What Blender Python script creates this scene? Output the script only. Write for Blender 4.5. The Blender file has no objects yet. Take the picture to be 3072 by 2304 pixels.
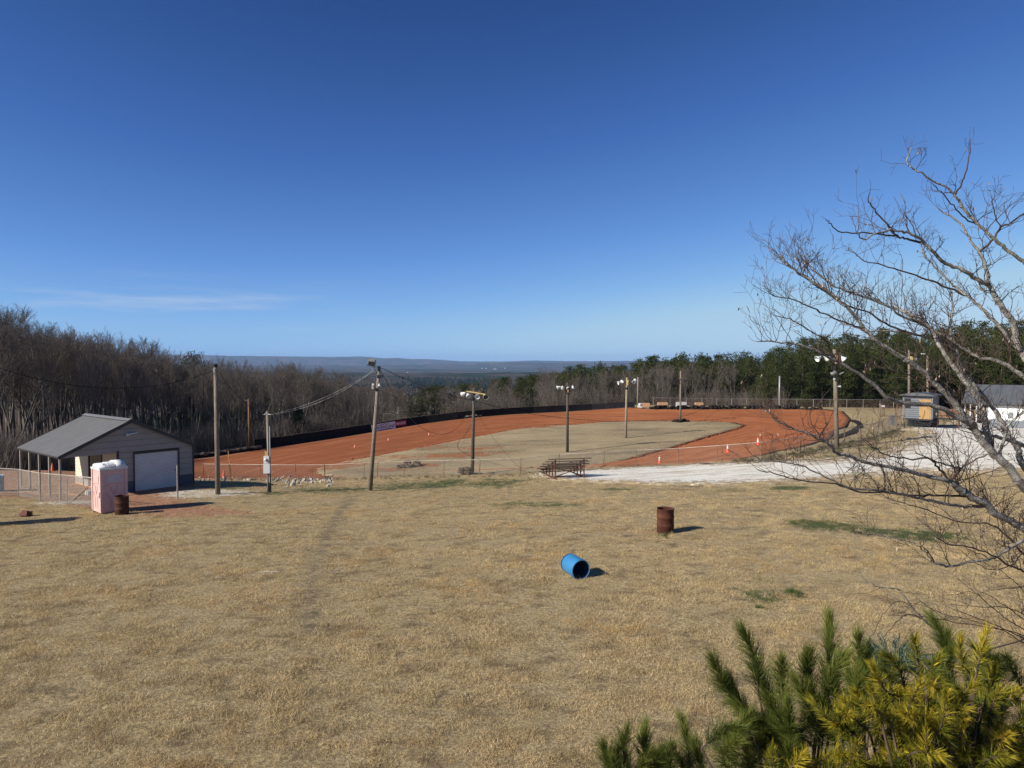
import bpy, bmesh, math, random
import numpy as np
from mathutils import Vector, Matrix, Quaternion, noise as mnoise
from mathutils.geometry import delaunay_2d_cdt
R = math.radians
random.seed(7); np.random.seed(7)
scn = bpy.context.scene
COL = scn.collection

# ------------------------------------------------------------------ camera
CAM = Vector((0.0, 0.0, 6.0)); F = 2130.0; HOR = 1085.0
pitch = math.atan((1152 - HOR) / F)
cd = bpy.data.cameras.new('camera'); cam = bpy.data.objects.new('camera', cd); COL.objects.link(cam)
cam.location = CAM; cam.rotation_euler = (math.pi/2 - pitch, 0, 0)
cd.sensor_width = 36; cd.lens = 36 * F / 3072; cd.clip_start = 0.1; cd.clip_end = 60000
scn.camera = cam
CR = cam.rotation_euler.to_matrix()
def ray(px, py):
    v = CR @ Vector(((px - 1536) / F, (1152 - py) / F, -1)); return v / v.y
def at(px, py, D):
    return CAM + ray(px, py) * D

# ------------------------------------------------------------------ light
SUN_EL, SH = 31.0, 27.0          # elevation; direction the shadows run, from +X
w = bpy.data.worlds.new('World'); scn.world = w; w.use_nodes = True
nt = w.node_tree; nt.nodes.clear()
def N(nt, t, **k):
    n = nt.nodes.new(t)
    for a, b in k.items(): setattr(n, a, b)
    return n
out = N(nt, 'ShaderNodeOutputWorld'); bg = N(nt, 'ShaderNodeBackground'); sky = N(nt, 'ShaderNodeTexSky', sky_type='NISHITA')
sky.sun_disc = False; sky.sun_elevation = R(SUN_EL); sky.sun_rotation = R(243); sky.altitude = 300
sky.air_density = 1.0; sky.dust_density = 0.15; sky.ozone_density = 3.0
bg.inputs[1].default_value = 0.055
# thin cirrus low in the left of the sky
tc = N(nt, 'ShaderNodeTexCoord'); mp = N(nt, 'ShaderNodeMapping'); mp.inputs['Scale'].default_value = (2.2, 2.2, 30); mp.inputs['Rotation'].default_value = (0, R(-4), 0)
nz = N(nt, 'ShaderNodeTexNoise'); nz.inputs['Scale'].default_value = 2.3; nz.inputs['Detail'].default_value = 7; nz.inputs['Roughness'].default_value = .55
nt.links.new(tc.outputs['Generated'], mp.inputs[0]); nt.links.new(mp.outputs[0], nz.inputs['Vector'])
sx = N(nt, 'ShaderNodeSeparateXYZ'); nt.links.new(tc.outputs['Generated'], sx.inputs[0])
def mr(nt, src, a, b, c=0., d=1.):
    m = N(nt, 'ShaderNodeMapRange'); m.interpolation_type = 'SMOOTHSTEP'
    m.inputs[1].default_value = a; m.inputs[2].default_value = b; m.inputs[3].default_value = c; m.inputs[4].default_value = d
    nt.links.new(src, m.inputs[0]); return m.outputs[0]
def mul(nt, a, b, op='MULTIPLY'):
    m = N(nt, 'ShaderNodeMath', operation=op)
    for i, v in enumerate((a, b)):
        if isinstance(v, (int, float)): m.inputs[i].default_value = v
        else: nt.links.new(v, m.inputs[i])
    return m.outputs[0]
cl = mul(nt, mul(nt, mr(nt, nz.outputs[0], .45, .78), mr(nt, sx.outputs['X'], -.12, -.42)), mul(nt, mr(nt, sx.outputs['Z'], .0, .04), mr(nt, sx.outputs['Z'], .125, .075)))
cl = mul(nt, cl, .34)
# grade the physical sky: its brightness looks up the deep-to-pale blue of a clear winter sky
sp = N(nt, 'ShaderNodeSeparateColor'); nt.links.new(sky.outputs[0], sp.inputs[0])
ramp = N(nt, 'ShaderNodeValToRGB'); nt.links.new(mul(nt, sp.outputs[1], 1/14), ramp.inputs[0])
def lin(c): return tuple((v/255/12.92 if v/255 <= .04045 else ((v/255+.055)/1.055)**2.4) for v in c)
stops = [(1.2, (30, 62, 118)), (1.73, (42, 78, 140)), (2.55, (64, 107, 179)), (4.13, (100, 150, 219)), (5.55, (131, 180, 233)), (6.4, (154, 197, 235)), (6.9, (167, 205, 233)), (9.0, (188, 217, 238)), (14., (228, 236, 244))]
el = ramp.color_ramp.elements
while len(el) < len(stops): el.new(.5)
for e_, (g_, c_) in zip(el, stops): e_.position = g_/14; e_.color = (*lin(c_), 1)
sc_n = N(nt, 'ShaderNodeVectorMath', operation='SCALE'); nt.links.new(ramp.outputs[0], sc_n.inputs[0]); sc_n.inputs['Scale'].default_value = 1/(.055*1.414)
mx = N(nt, 'ShaderNodeMix', data_type='RGBA')
nt.links.new(cl, mx.inputs[0]); nt.links.new(sc_n.outputs[0], mx.inputs[6]); mx.inputs[7].default_value = (8.5, 9.2, 10.2, 1)
nt.links.new(mx.outputs[2], bg.inputs[0]); nt.links.new(bg.outputs[0], out.inputs[0])

sl = bpy.data.lights.new('sun', 'SUN'); sl.energy = 5.0; sl.angle = R(.53); sl.color = (1, .93, .82)
so = bpy.data.objects.new('sun', sl); COL.objects.link(so); so.location = (-60, -40, 60)
trav = Vector((math.cos(R(SUN_EL))*math.cos(R(SH)), math.cos(R(SUN_EL))*math.sin(R(SH)), -math.sin(R(SUN_EL))))
so.rotation_euler = trav.to_track_quat('-Z', 'Y').to_euler()
scn.view_settings.view_transform = 'Standard'; scn.view_settings.look = 'None'
scn.view_settings.exposure = 0.5; scn.view_settings.gamma = 1.0; scn.view_settings.use_curve_mapping = False
scn.cycles.max_bounces = 5; scn.cycles.diffuse_bounces = 2; scn.cycles.glossy_bounces = 2; scn.cycles.transparent_max_bounces = 6
scn.cycles.volume_bounces = 0; scn.cycles.use_denoising = True; scn.cycles.denoiser = 'OPENIMAGEDENOISE'; scn.cycles.denoising_input_passes = 'RGB_ALBEDO_NORMAL'; scn.cycles.denoising_prefilter = 'NONE'

# ------------------------------------------------------------------ materials
def pm(name, c1, c2=None, scale=3., rough=.85, bump=0., bscale=None, detail=5, metal=0., spec=.3, stretch=(1, 1, 1), c3=None, s3=.4, t3=(.5, .7), coord='Object', trans=0.):
    m = bpy.data.materials.new(name); m.use_nodes = True; nt = m.node_tree
    b = nt.nodes['Principled BSDF']; b.inputs['Roughness'].default_value = rough; b.inputs['Metallic'].default_value = metal
    b.inputs['Specular IOR Level'].default_value = spec
    b.inputs['Base Color'].default_value = (*c1, 1)
    tc = N(nt, 'ShaderNodeTexCoord'); mp = N(nt, 'ShaderNodeMapping'); mp.inputs['Scale'].default_value = stretch
    nt.links.new(tc.outputs[coord], mp.inputs[0])
    colour = None
    if c2:
        n = N(nt, 'ShaderNodeTexNoise'); n.inputs['Scale'].default_value = scale; n.inputs['Detail'].default_value = detail; n.inputs['Roughness'].default_value = .65
        nt.links.new(mp.outputs[0], n.inputs['Vector'])
        x = N(nt, 'ShaderNodeMix', data_type='RGBA'); x.inputs[6].default_value = (*c1, 1); x.inputs[7].default_value = (*c2, 1)
        nt.links.new(mr(nt, n.outputs[0], .35, .65), x.inputs[0]); colour = x.outputs[2]
        if c3:
            n3 = N(nt, 'ShaderNodeTexNoise'); n3.inputs['Scale'].default_value = s3; n3.inputs['Detail'].default_value = 6; n3.inputs['Roughness'].default_value = .6
            nt.links.new(mp.outputs[0], n3.inputs['Vector'])
            y = N(nt, 'ShaderNodeMix', data_type='RGBA'); y.inputs[7].default_value = (*c3, 1)
            nt.links.new(mr(nt, n3.outputs[0], *t3), y.inputs[0]); nt.links.new(colour, y.inputs[6]); colour = y.outputs[2]
        nt.links.new(colour, b.inputs['Base Color'])
    if bump:
        nb = N(nt, 'ShaderNodeTexNoise'); nb.inputs['Scale'].default_value = bscale or scale*4; nb.inputs['Detail'].default_value = 4
        nt.links.new(mp.outputs[0], nb.inputs['Vector'])
        bp = N(nt, 'ShaderNodeBump'); bp.inputs['Strength'].default_value = bump; bp.inputs['Distance'].default_value = .05
        nt.links.new(nb.outputs[0], bp.inputs['Height']); nt.links.new(bp.outputs[0], b.inputs['Normal'])
    return m
def perinst(name, cols, rough=.8, noise=None, spec=.2):
    """colour varies per object / per instance"""
    m = bpy.data.materials.new(name); m.use_nodes = True; nt = m.node_tree; b = nt.nodes['Principled BSDF']
    b.inputs['Roughness'].default_value = rough; b.inputs['Specular IOR Level'].default_value = spec
    oi = N(nt, 'ShaderNodeObjectInfo'); cr = N(nt, 'ShaderNodeValToRGB'); e = cr.color_ramp.elements
    while len(e) < len(cols): e.new(.5)
    for i, c in enumerate(cols): e[i].position = i/(len(cols)-1); e[i].color = (*c, 1)
    if noise:
        tc = N(nt, 'ShaderNodeTexCoord'); n = N(nt, 'ShaderNodeTexNoise'); n.inputs['Scale'].default_value = noise; n.inputs['Detail'].default_value = 3
        nt.links.new(tc.outputs['Object'], n.inputs['Vector'])
        s = mul(nt, mul(nt, oi.outputs['Random'], .5), mr(nt, n.outputs[0], .3, .7, 0, .5), 'ADD'); nt.links.new(s, cr.inputs[0])
    else: nt.links.new(oi.outputs['Random'], cr.inputs[0])
    nt.links.new(cr.outputs[0], b.inputs['Base Color']); return m
M = {}
M['wood'] = pm('weathered_pole_wood', (.15, .12, .09), (.25, .21, .165), 6, stretch=(6, 6, .6), bump=.5, bscale=20, c3=(.09, .065, .045), s3=1.2)
M['wood_dark'] = pm('creosoted_pole_wood', (.055, .045, .036), (.11, .09, .07), 6, stretch=(6, 6, .6), bump=.5, bscale=20)
M['wood_pale'] = pm('pale_pole_wood', (.34, .27, .19), (.20, .155, .11), 5, stretch=(6, 6, .5), bump=.4, bscale=20)
M['wood_red'] = pm('orange_brown_pole_wood', (.2, .095, .045), (.13, .065, .035), 5, stretch=(6, 6, .5))
M['wood_new'] = pm('new_pine_boards', (.44, .28, .125), (.36, .22, .09), 5, stretch=(9, 9, .8), c3=(.28, .15, .06), s3=2.5)
M['yellow_wood'] = pm('yellow_timber', (.62, .47, .2), (.52, .38, .14), 4)
M['galv'] = pm('galvanised_steel', (.36, .35, .33), (.26, .25, .235), 9, rough=.5, metal=.3)
M['galv_rust'] = pm('rust_stained_galvanised_steel', (.22, .17, .13), (.15, .09, .055), 3, rough=.7, metal=.1)
M['wire'] = pm('dull_fence_wire', (.42, .40, .36), (.34, .32, .28), 3, rough=.6)
M['wire_dull'] = pm('weathered_fence_wire', (.20, .185, .16), (.15, .135, .115), 3, rough=.6)
M['rail'] = pm('pale_top_rail', (.46, .41, .34), (.32, .26, .2), 1.5, rough=.6)
M['rust'] = pm('rusted_steel', (.085, .028, .017), (.058, .02, .013), 9, rough=.8, bump=.3, bscale=60, c3=(.12, .044, .023), s3=3, spec=.2)
M['rust_dark'] = pm('dark_rusted_steel', (.085, .033, .02), (.05, .02, .014), 9, rough=.8, bump=.3, bscale=60, spec=.2)
M['rustframe'] = pm('rusty_red_frame_steel', (.14, .045, .03), (.09, .03, .02), 12, rough=.75)
M['plank_old'] = pm('old_grey_planks', (.16, .12, .08), (.09, .065, .045), 8, stretch=(1, 6, 6))
M['black'] = pm('black_rubber', (.010, .010, .010), (.018, .017, .016), 5, rough=.7, spec=.2)
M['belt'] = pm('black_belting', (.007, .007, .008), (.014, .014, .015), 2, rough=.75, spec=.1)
M['belt_mid'] = pm('part_lit_belting', (.016, .0165, .018), (.022, .022, .024), 2, rough=.75, spec=.2)
M['belt_grey'] = pm('sunlit_grey_belting', (.03, .031, .033), (.045, .045, .046), 2, rough=.6, spec=.3)  # both greyer beltings carry painted sunlight for the wall's right end
M['tyre'] = perinst('tyre_rubber', [(.014, .013, .012), (.022, .019, .016), (.03, .024, .018)], .8, noise=8)
M['tyre_tan'] = pm('mud_coated_tyre_rubber', (.12, .085, .055), (.06, .045, .03), 9, rough=.9)
M['cable'] = pm('black_cable', (.012, .012, .012), rough=.6)
M['alcable'] = pm('bright_service_cable', (.3, .29, .28), (.05, .05, .05), 3, rough=.5)
M['white'] = pm('white_enamel', (.64, .65, .64), (.54, .55, .54), 4, rough=.4, spec=.5)
M['grey_metal'] = pm('grey_cast_metal', (.14, .145, .14), (.2, .2, .19), 8, rough=.5)
M['box_grey'] = pm('pale_grey_box_paint', (.55, .57, .56), (.48, .5, .5), 6, rough=.5)
M['dark_glass'] = pm('dark_lamp_glass', (.02, .022, .024), rough=.15, spec=.6)
M['pvc'] = pm('grey_conduit', (.4, .4, .39), (.33, .33, .32), 4, rough=.5)
M['roof'] = pm('grey_roof_metal', (.165, .164, .155), (.148, .147, .139), 1.2, rough=.45, spec=.5)
M['roof2'] = pm('charcoal_roof_metal', (.072, .078, .088), (.088, .094, .1), 1, rough=.5, spec=.4)
M['trim'] = pm('dark_trim', (.035, .033, .034), (.045, .043, .043), 3, rough=.5)
M['siding'] = pm('warm_grey_siding', (.30, .27, .24), (.26, .235, .21), .8, rough=.6)
M['cream'] = pm('cream_siding', (.64, .58, .46), (.58, .52, .41), .8, rough=.6)
M['wains'] = pm('slate_wainscot', (.06, .07, .095), (.075, .085, .11), 3, rough=.6)
M['rolldoor'] = pm('grey_blue_roller_door', (.62, .60, .57), (.56, .54, .52), 1.5, rough=.5)
M['tan_door'] = pm('tan_roller_door', (.24, .17, .09), (.19, .135, .07), 2, rough=.6)
M['pink'] = pm('faded_pink_plastic', (.60, .36, .335), (.64, .41, .38), 2.5, rough=.5, c3=(.66, .44, .38), s3=1.2, t3=(.5, .8), spec=.4)
M['pink_d'] = pm('shaded_groove_pink', (.44, .22, .21), (.48, .25, .24), 3, rough=.6)
M['label'] = pm('grey_label', (.5, .47, .47), (.45, .42, .42), 4, rough=.5)
M['blue'] = pm('blue_plastic', (.028, .165, .35), (.042, .20, .39), 4, rough=.38, spec=.5, c3=(.05, .26, .52), s3=2, t3=(.55, .8))
M['blue_pale'] = pm('sunlit_blue_rim', (.12, .3, .5), (.2, .38, .55), 6, rough=.5)  # paler blue paints in the sunlight on the drum's mouth
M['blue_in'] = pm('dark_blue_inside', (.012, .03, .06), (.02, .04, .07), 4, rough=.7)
M['orange'] = pm('orange_cone_plastic', (.78, .10, .035), (.68, .085, .03), 4, rough=.5)
M['reflect'] = pm('white_cone_collar', (.82, .8, .76), (.7, .66, .6), 8, rough=.5)
M['stake'] = pm('yellow_stake_wood', (.5, .33, .1), (.4, .25, .08), 6)
M['rock'] = perinst('pale_quarry_rock', [(.22, .19, .15), (.36, .32, .26), (.52, .48, .41)], .9, noise=7)
M['clayrock'] = pm('red_clay_clod', (.22, .075, .032), (.15, .05, .02), 6)
M['grey_siding'] = pm('blue_grey_lap_siding', (.15, .165, .185), (.175, .19, .21), 1.5, rough=.6)
M['white_siding'] = pm('white_lap_siding', (.78, .78, .76), (.72, .72, .7), 1, rough=.5)
M['lattice'] = pm('dark_lattice_paint', (.022, .026, .032), (.03, .034, .04), 3)
M['red'] = pm('red_cart_paint', (.38, .02, .03), (.3, .015, .02), 3, rough=.4)
M['orangeframe'] = pm('orange_rust_frame', (.4, .14, .07), (.3, .1, .05), 5)
M['concrete'] = pm('clay_stained_block', (.55, .32, .17), (.46, .25, .13), 4, rough=.9)
M['bannerw'] = pm('faded_banner_vinyl', (.74, .72, .71), (.66, .64, .63), 5, rough=.6)
M['bannerr'] = pm('red_banner_vinyl', (.36, .035, .05), (.30, .03, .04), 5, rough=.6)
M['print_dark'] = pm('dark_print', (.035, .02, .03), rough=.6)
M['print_red'] = pm('dark_red_print', (.2, .015, .025), rough=.6)
M['print_white'] = pm('white_print', (.72, .66, .66), rough=.6)
M['bark_near'] = pm('lichened_grey_bark', (.15, .135, .118), (.32, .295, .26), 22, rough=.95, bump=.6, bscale=90, c3=(.42, .42, .38), s3=17, t3=(.58, .68))
M['twig_near'] = pm('brown_twig_bark', (.085, .058, .045), (.05, .036, .03), 12, rough=.9)
M['deadleaf'] = pm('curled_dead_leaf', (.34, .25, .19), (.26, .18, .13), 9)
M['bark'] = perinst('woodland_bark', [(.05, .043, .036), (.10, .088, .075), (.18, .165, .145)], .95, noise=.6)
M['twig'] = perinst('woodland_twigs', [(.095, .078, .064), (.135, .112, .094), (.115, .10, .088)], .95)
M['log'] = pm('bleached_log', (.5, .46, .4), (.36, .32, .27), 7)
M['pinefar'] = perinst('far_pine_needles', [(.026, .038, .010), (.042, .055, .014), (.062, .074, .020)], .8, noise=.35)
M['pinemid'] = perinst('valley_pine_needles', [(.012, .028, .014), (.018, .036, .016)], .9)
M['yellowpine'] = perinst('yellow_green_pine_needles', [(.07, .075, .014), (.05, .064, .014)], .8, noise=.35)
M['cedar'] = pm('dark_cedar_needles', (.012, .022, .01), (.022, .034, .013), 2)
M['pinetrunk'] = pm('pine_trunk_bark', (.075, .05, .04), (.12, .085, .065), 4)

def needles(name, ca, cb, cc):
    m = bpy.data.materials.new(name); m.use_nodes = True; nt = m.node_tree; b = nt.nodes['Principled BSDF']
    a = N(nt, 'ShaderNodeAttribute', attribute_name='v'); cr = N(nt, 'ShaderNodeValToRGB'); e = cr.color_ramp.elements
    e.new(.5)
    for i, c in enumerate((ca, cb, cc)): e[i].position = i*.5; e[i].color = (*c, 1)
    nt.links.new(a.outputs['Fac'], cr.inputs[0]); nt.links.new(cr.outputs[0], b.inputs['Base Color'])
    b.inputs['Roughness'].default_value = .45; b.inputs['Specular IOR Level'].default_value = .4
    tr = N(nt, 'ShaderNodeBsdfTranslucent'); nt.links.new(cr.outputs[0], tr.inputs[0]); ms = N(nt, 'ShaderNodeMixShader'); ms.inputs[0].default_value = .28
    nt.links.new(b.outputs[0], ms.inputs[1]); nt.links.new(tr.outputs[0], ms.inputs[2]); nt.links.new(ms.outputs[0], nt.nodes['Material Output'].inputs[0])
    return m
M['needle_g'] = needles('green_pine_needles', (.035, .06, .012), (.095, .125, .022), (.23, .25, .05))
M['needle_y'] = needles('yellow_pine_needles', (.045, .07, .012), (.20, .20, .02), (.64, .48, .045))
def tint(m, dark, sc):
    nt = m.node_tree; cr = [n for n in nt.nodes if n.bl_idname == 'ShaderNodeValToRGB'][0]; oi = N(nt, 'ShaderNodeObjectInfo'); n1 = N(nt, 'ShaderNodeTexNoise'); n1.inputs['Scale'].default_value = sc; n1.inputs['Detail'].default_value = 5; n1.inputs['Roughness'].default_value = .65
    nt.links.new(oi.outputs['Location'], n1.inputs['Vector']); x = N(nt, 'ShaderNodeMix', data_type='RGBA', blend_type='MULTIPLY'); x.inputs[7].default_value = (*dark, 1)
    nt.links.new(mr(nt, n1.outputs[0], .42, .72), x.inputs[0]); nt.links.new(cr.outputs[0], x.inputs[6])
    y = N(nt, 'ShaderNodeMix', data_type='RGBA', blend_type='MULTIPLY'); y.inputs[7].default_value = (1, .9, .78, 1); n2 = N(nt, 'ShaderNodeTexNoise'); n2.inputs['Scale'].default_value = .35; n2.inputs['Detail'].default_value = 6; nt.links.new(oi.outputs['Location'], n2.inputs['Vector'])
    nt.links.new(mr(nt, n2.outputs[0], .5, .68), y.inputs[0]); nt.links.new(x.outputs[2], y.inputs[6])
    for l in list(cr.outputs[0].links):
        if l.to_node != x: t = l.to_socket; nt.links.remove(l); nt.links.new(y.outputs[2], t)
tint_later = True
M['strap'] = needles('blue_green_strap_leaves', (.03, .055, .032), (.06, .10, .06), (.14, .18, .12))
M['straw'] = needles('dry_grass_blades', (.26, .19, .09), (.585, .45, .235), (.88, .70, .40))
tint(M['straw'], (.5, .48, .46), 1.1)
M['greengrass'] = needles('green_grass_blades', (.045, .075, .018), (.08, .12, .028), (.15, .18, .05))
M['weeds'] = needles('brown_weed_stems', (.07, .055, .035), (.12, .095, .06), (.17, .14, .09))

# ------------------------------------------------------------------ mesh builder
class MB:
    def __init__(s): s.v = []; s.f = []; s.a = []
    def add(s, vs, fs, a=None):
        o = len(s.v); s.v += [tuple(p) for p in vs]; s.f += [tuple(i+o for i in f) for f in fs]
        if a is not None: s.a += [a]*len(vs)
    def box(s, c, d, rz=0, rx=0, ry=0, taper=1.):
        m = Matrix.Rotation(rz, 3, 'Z') @ Matrix.Rotation(ry, 3, 'Y') @ Matrix.Rotation(rx, 3, 'X'); c = Vector(c); vs = []
        for z in (-.5, .5):
            t = taper if z > 0 else 1
            for x, y in ((-.5, -.5), (.5, -.5), (.5, .5), (-.5, .5)): vs.append(c + m @ Vector((x*d[0]*t, y*d[1]*t, z*d[2])))
        s.add(vs, [(3, 2, 1, 0), (4, 5, 6, 7), (0, 1, 5, 4), (1, 2, 6, 5), (2, 3, 7, 6), (3, 0, 4, 7)]); return s
    def bar(s, a, b, wd, ht, up=(0, 0, 1)):
        a = Vector(a); b = Vector(b); d = (b-a).normalized(); u = Vector(up); x = d.cross(u)
        if x.length < 1e-3: x = d.cross(Vector((1, 0, 0)))
        x.normalize(); u = x.cross(d); vs = []
        for p in (a, b):
            for i, j in ((-1, -1), (1, -1), (1, 1), (-1, 1)): vs.append(p + x*i*wd/2 + u*j*ht/2)
        s.add(vs, [(0, 1, 2, 3), (7, 6, 5, 4), (0, 4, 5, 1), (1, 5, 6, 2), (2, 6, 7, 3), (3, 7, 4, 0)]); return s
    def tube(s, pts, rad, n=8, cap=True):
        pts = [Vector(p) for p in pts]; k = len(pts)
        if not hasattr(rad, '__len__'): rad = [rad]*k
        vs = []; fs = []; prev = None
        for i, p in enumerate(pts):
            d = (pts[min(i+1, k-1)] - pts[max(i-1, 0)])
            d = d.normalized() if d.length > 1e-9 else Vector((0, 0, 1))
            if prev is None:
                x = d.cross(Vector((0, 0, 1)));
                if x.length < .05: x = d.cross(Vector((0, 1, 0)))
            else: x = prev - d*prev.dot(d)
            if x.length < 1e-6: x = d.orthogonal()
            x.normalize(); prev = x; y = d.cross(x)
            for j in range(n):
                t = 2*math.pi*j/n; vs.append(p + (x*math.cos(t) + y*math.sin(t))*rad[i])
        for i in range(k-1):
            for j in range(n):
                a = i*n+j; b = i*n+(j+1) % n; fs.append((a, b, b+n, a+n))
        if cap and n > 3: fs.append(tuple(range(n-1, -1, -1))); fs.append(tuple(range((k-1)*n, k*n)))
        s.add(vs, fs); return s
    def lathe(s, prof, n=20, mat=None):
        vs = []; fs = []
        for r, z in prof:
            for j in range(n):
                t = 2*math.pi*j/n; v = Vector((r*math.cos(t), r*math.sin(t), z)); vs.append(mat @ v if mat else v)
        for i in range(len(prof)-1):
            for j in range(n):
                a = i*n+j; b = i*n+(j+1) % n; fs.append((a, b, b+n, a+n))
        s.add(vs, fs); return s
    def prism(s, poly, axis_a, axis_b, vec, org=(0, 0, 0)):
        """poly of (u,v) in plane axis_a,axis_b, extruded by vec"""
        o = Vector(org); A = Vector(axis_a); B = Vector(axis_b); V = Vector(vec); n = len(poly)
        p0 = [o + A*u + B*v for u, v in poly]; vs = p0 + [p+V for p in p0]
        fs = [tuple(range(n-1, -1, -1)), tuple(range(n, 2*n))] + [(i, (i+1) % n, (i+1) % n+n, i+n) for i in range(n)]
        s.add(vs, fs); return s
    def mesh(s, name, mat, smooth=False):
        me = bpy.data.meshes.new(name); me.from_pydata([tuple(v) for v in s.v], [], s.f)
        if mat: me.materials.append(mat)
        if s.a:
            at_ = me.attributes.new('v', 'FLOAT', 'POINT'); at_.data.foreach_set('value', s.a)
        if smooth: me.polygons.foreach_set('use_smooth', [True]*len(me.polygons))
        me.update(); return me
    def build(s, name, mat, parent=None, smooth=False, **k):
        return link(name, s.mesh(name, mat, smooth), parent, **k)
def link(name, me, parent=None, **k):
    o = bpy.data.objects.new(name, me); COL.objects.link(o)
    if parent: o.parent = parent
    for a, b in k.items(): o[a] = b
    return o
def thing(name, label, cat, loc=(0, 0, 0), rz=0, group=None):
    o = bpy.data.objects.new(name, None); COL.objects.link(o); o.location = loc; o.rotation_euler = (0, 0, rz); o.empty_display_size = .2
    o['label'] = label; o['category'] = cat
    if group: o['group'] = group
    return o
def tag(o, label, cat, group=None, kind=None):
    o['label'] = label
    if cat: o['category'] = cat
    if group: o['group'] = group
    if kind: o['kind'] = kind
    return o
def struct(o, label=None):
    o['kind'] = 'structure'
    if label: o['label'] = label
    return o
def copy_tree(o, parent=None):
    c = o.copy(); COL.objects.link(c)
    if parent: c.parent = parent
    for ch in KIDS.get(o.name, ()): copy_tree(ch, c)
    return c
KIDS = {}
def kids_of(o): KIDS[o.name] = list(o.children); [kids_of(c) for c in o.children]
def cat_curve(a, b, sag, n=24):
    a = Vector(a); b = Vector(b)
    return [a.lerp(b, t/n) - Vector((0, 0, 4*sag*(t/n)*(1-t/n))) for t in range(n+1)]
def smoothline(pts, n=6):
    """Catmull-Rom"""
    P = [Vector(p) for p in pts]; P = [P[0]*2-P[1]] + P + [P[-1]*2-P[-2]]; o = []
    for i in range(1, len(P)-2):
        for k in range(n):
            t = k/n; a, b, c, d = P[i-1:i+3]
            o.append(.5*((2*b) + (c-a)*t + (2*a-5*b+4*c-d)*t*t + (3*b-a-3*c+d)*t**3))
    o.append(P[-2]); return o

# ------------------------------------------------------------------ terrain
ctl_px = [(2000, 1600, 24.5), (1730, 1735, 20), (330, 1535, 33.3), (654, 1483, 38.6), (807, 1476, 40), (1111, 1472, 41), (1690, 1438, 44.5),
 (610, 1432, 62), (781, 1436, 59), (976, 1438, 57), (1132, 1432, 55.5), (1331, 1428.6, 53.5), (1438, 1425.8, 53), (1560, 1422, 52.5), (1808, 1402, 52.5),
 (1909, 1397, 53), (2033, 1393, 52), (2149, 1385.6, 50.5), (2284, 1377, 49), (2401, 1358, 51.5), (2532, 1329, 56), (2621, 1311.8, 59), (2668, 1294, 62), (2689, 1284, 63.5),
 (1702, 1360.6, 65), (1877, 1317.6, 74.8), (2042, 1268.4, 88.8), (768, 1350, 78), (1153, 1296, 87), (1400, 1258, 93), (1563, 1243, 97), (1740, 1234, 100), (1906, 1222, 103),
 (2150, 1229, 103), (2380, 1229, 103), (2504, 1232, 100), (2750, 1286, 71), (2850, 1250, 85), (3050, 1262, 80), (574, 1381, 72), (180, 1501.5, 37), (573, 1454, 42.5), (2511, 1346.5, 52), (150, 1412, 48.8),
 (1030, 1386, 66), (1400, 1316, 78), (2236, 1277, 84), (2560, 1258, 88)]
ctl_w = [(0, 5, 0), (-10, 10, 0), (10, 10, 0), (-15, 20, -.3), (20, 20, .05), (30, 30, .05), (-30, 25, -.75), (-30, 10, -.4), (0, 30, -.4), (10, 35, -.6), (24, 40, -.45), (-8, 35, -1.0),
 (-24.5, 41, -1.4), (-40, 50, -1.8), (-40, 0, -.4), (40, 0, .2), (0, -20, 0), (60, 60, -.3), (60, 100, -1), (-60, 90, -5), (-60, 50, -2.5), (0, 130, -3), (50, 130, -2), (-40, 110, -6), (-90, 120, -7), (90, 130, -2), (90, 0, .5), (-90, 0, -1)]
cp = [tuple(at(*c)) for c in ctl_px] + ctl_w
cp = np.array(cp); SC = 50.0
def _U(d2): return .5*d2*np.log(d2 + 1e-12)
_P = cp[:, :2]/SC; n_ = len(cp)
_K = _U(((_P[:, None]-_P[None])**2).sum(-1)) + np.eye(n_)*2e-4
_A = np.zeros((n_+3, n_+3)); _A[:n_, :n_] = _K; _A[:n_, n_] = 1; _A[:n_, n_+1:] = _P; _A[n_, :n_] = 1; _A[n_+1:, :n_] = _P.T
_W = np.linalg.solve(_A, np.concatenate([cp[:, 2], np.zeros(3)]))
FD_X = [-3000, 0, 300, 560, 780, 1150, 1560, 1950, 2300, 2600, 3072, 6000]; FD_D = [64, 67, 72, 80, 85, 93, 102, 111, 112, 111, 104, 104]
FW_D = [60, 52, 58, 75, 83, 93, 102, 111, 112, 111, 104, 104]   # where leaf litter and brush begin
FS_D = [.02, .03, .06, .09, .13, .17, .14, .08, .05, .03, .02, .02]
def TZ(x, y):
    x = np.atleast_1d(np.asarray(x, float)); y = np.atleast_1d(np.asarray(y, float))
    q = np.stack([x, y], -1)/SC; z = np.empty(len(q))
    for i in range(0, len(q), 20000):
        c = q[i:i+20000]; z[i:i+20000] = _U(((c[:, None]-_P[None])**2).sum(-1)) @ _W[:n_] + _W[n_] + c @ _W[n_+1:]
    px = 1536 + F*x/np.maximum(y, 5)
    fd = np.interp(px, FD_X, FD_D); sl_ = np.interp(px, FD_X, FS_D)
    # past the wood's edge the land follows the height at the edge and then drops
    over = np.maximum(y-fd-4, 0)
    k = np.clip(over/30, 0, 1)
    z = z*(1-k) + (-3.5)*k - sl_*over
    return z
def tz(x, y): return float(TZ(x, y)[0])
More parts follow.
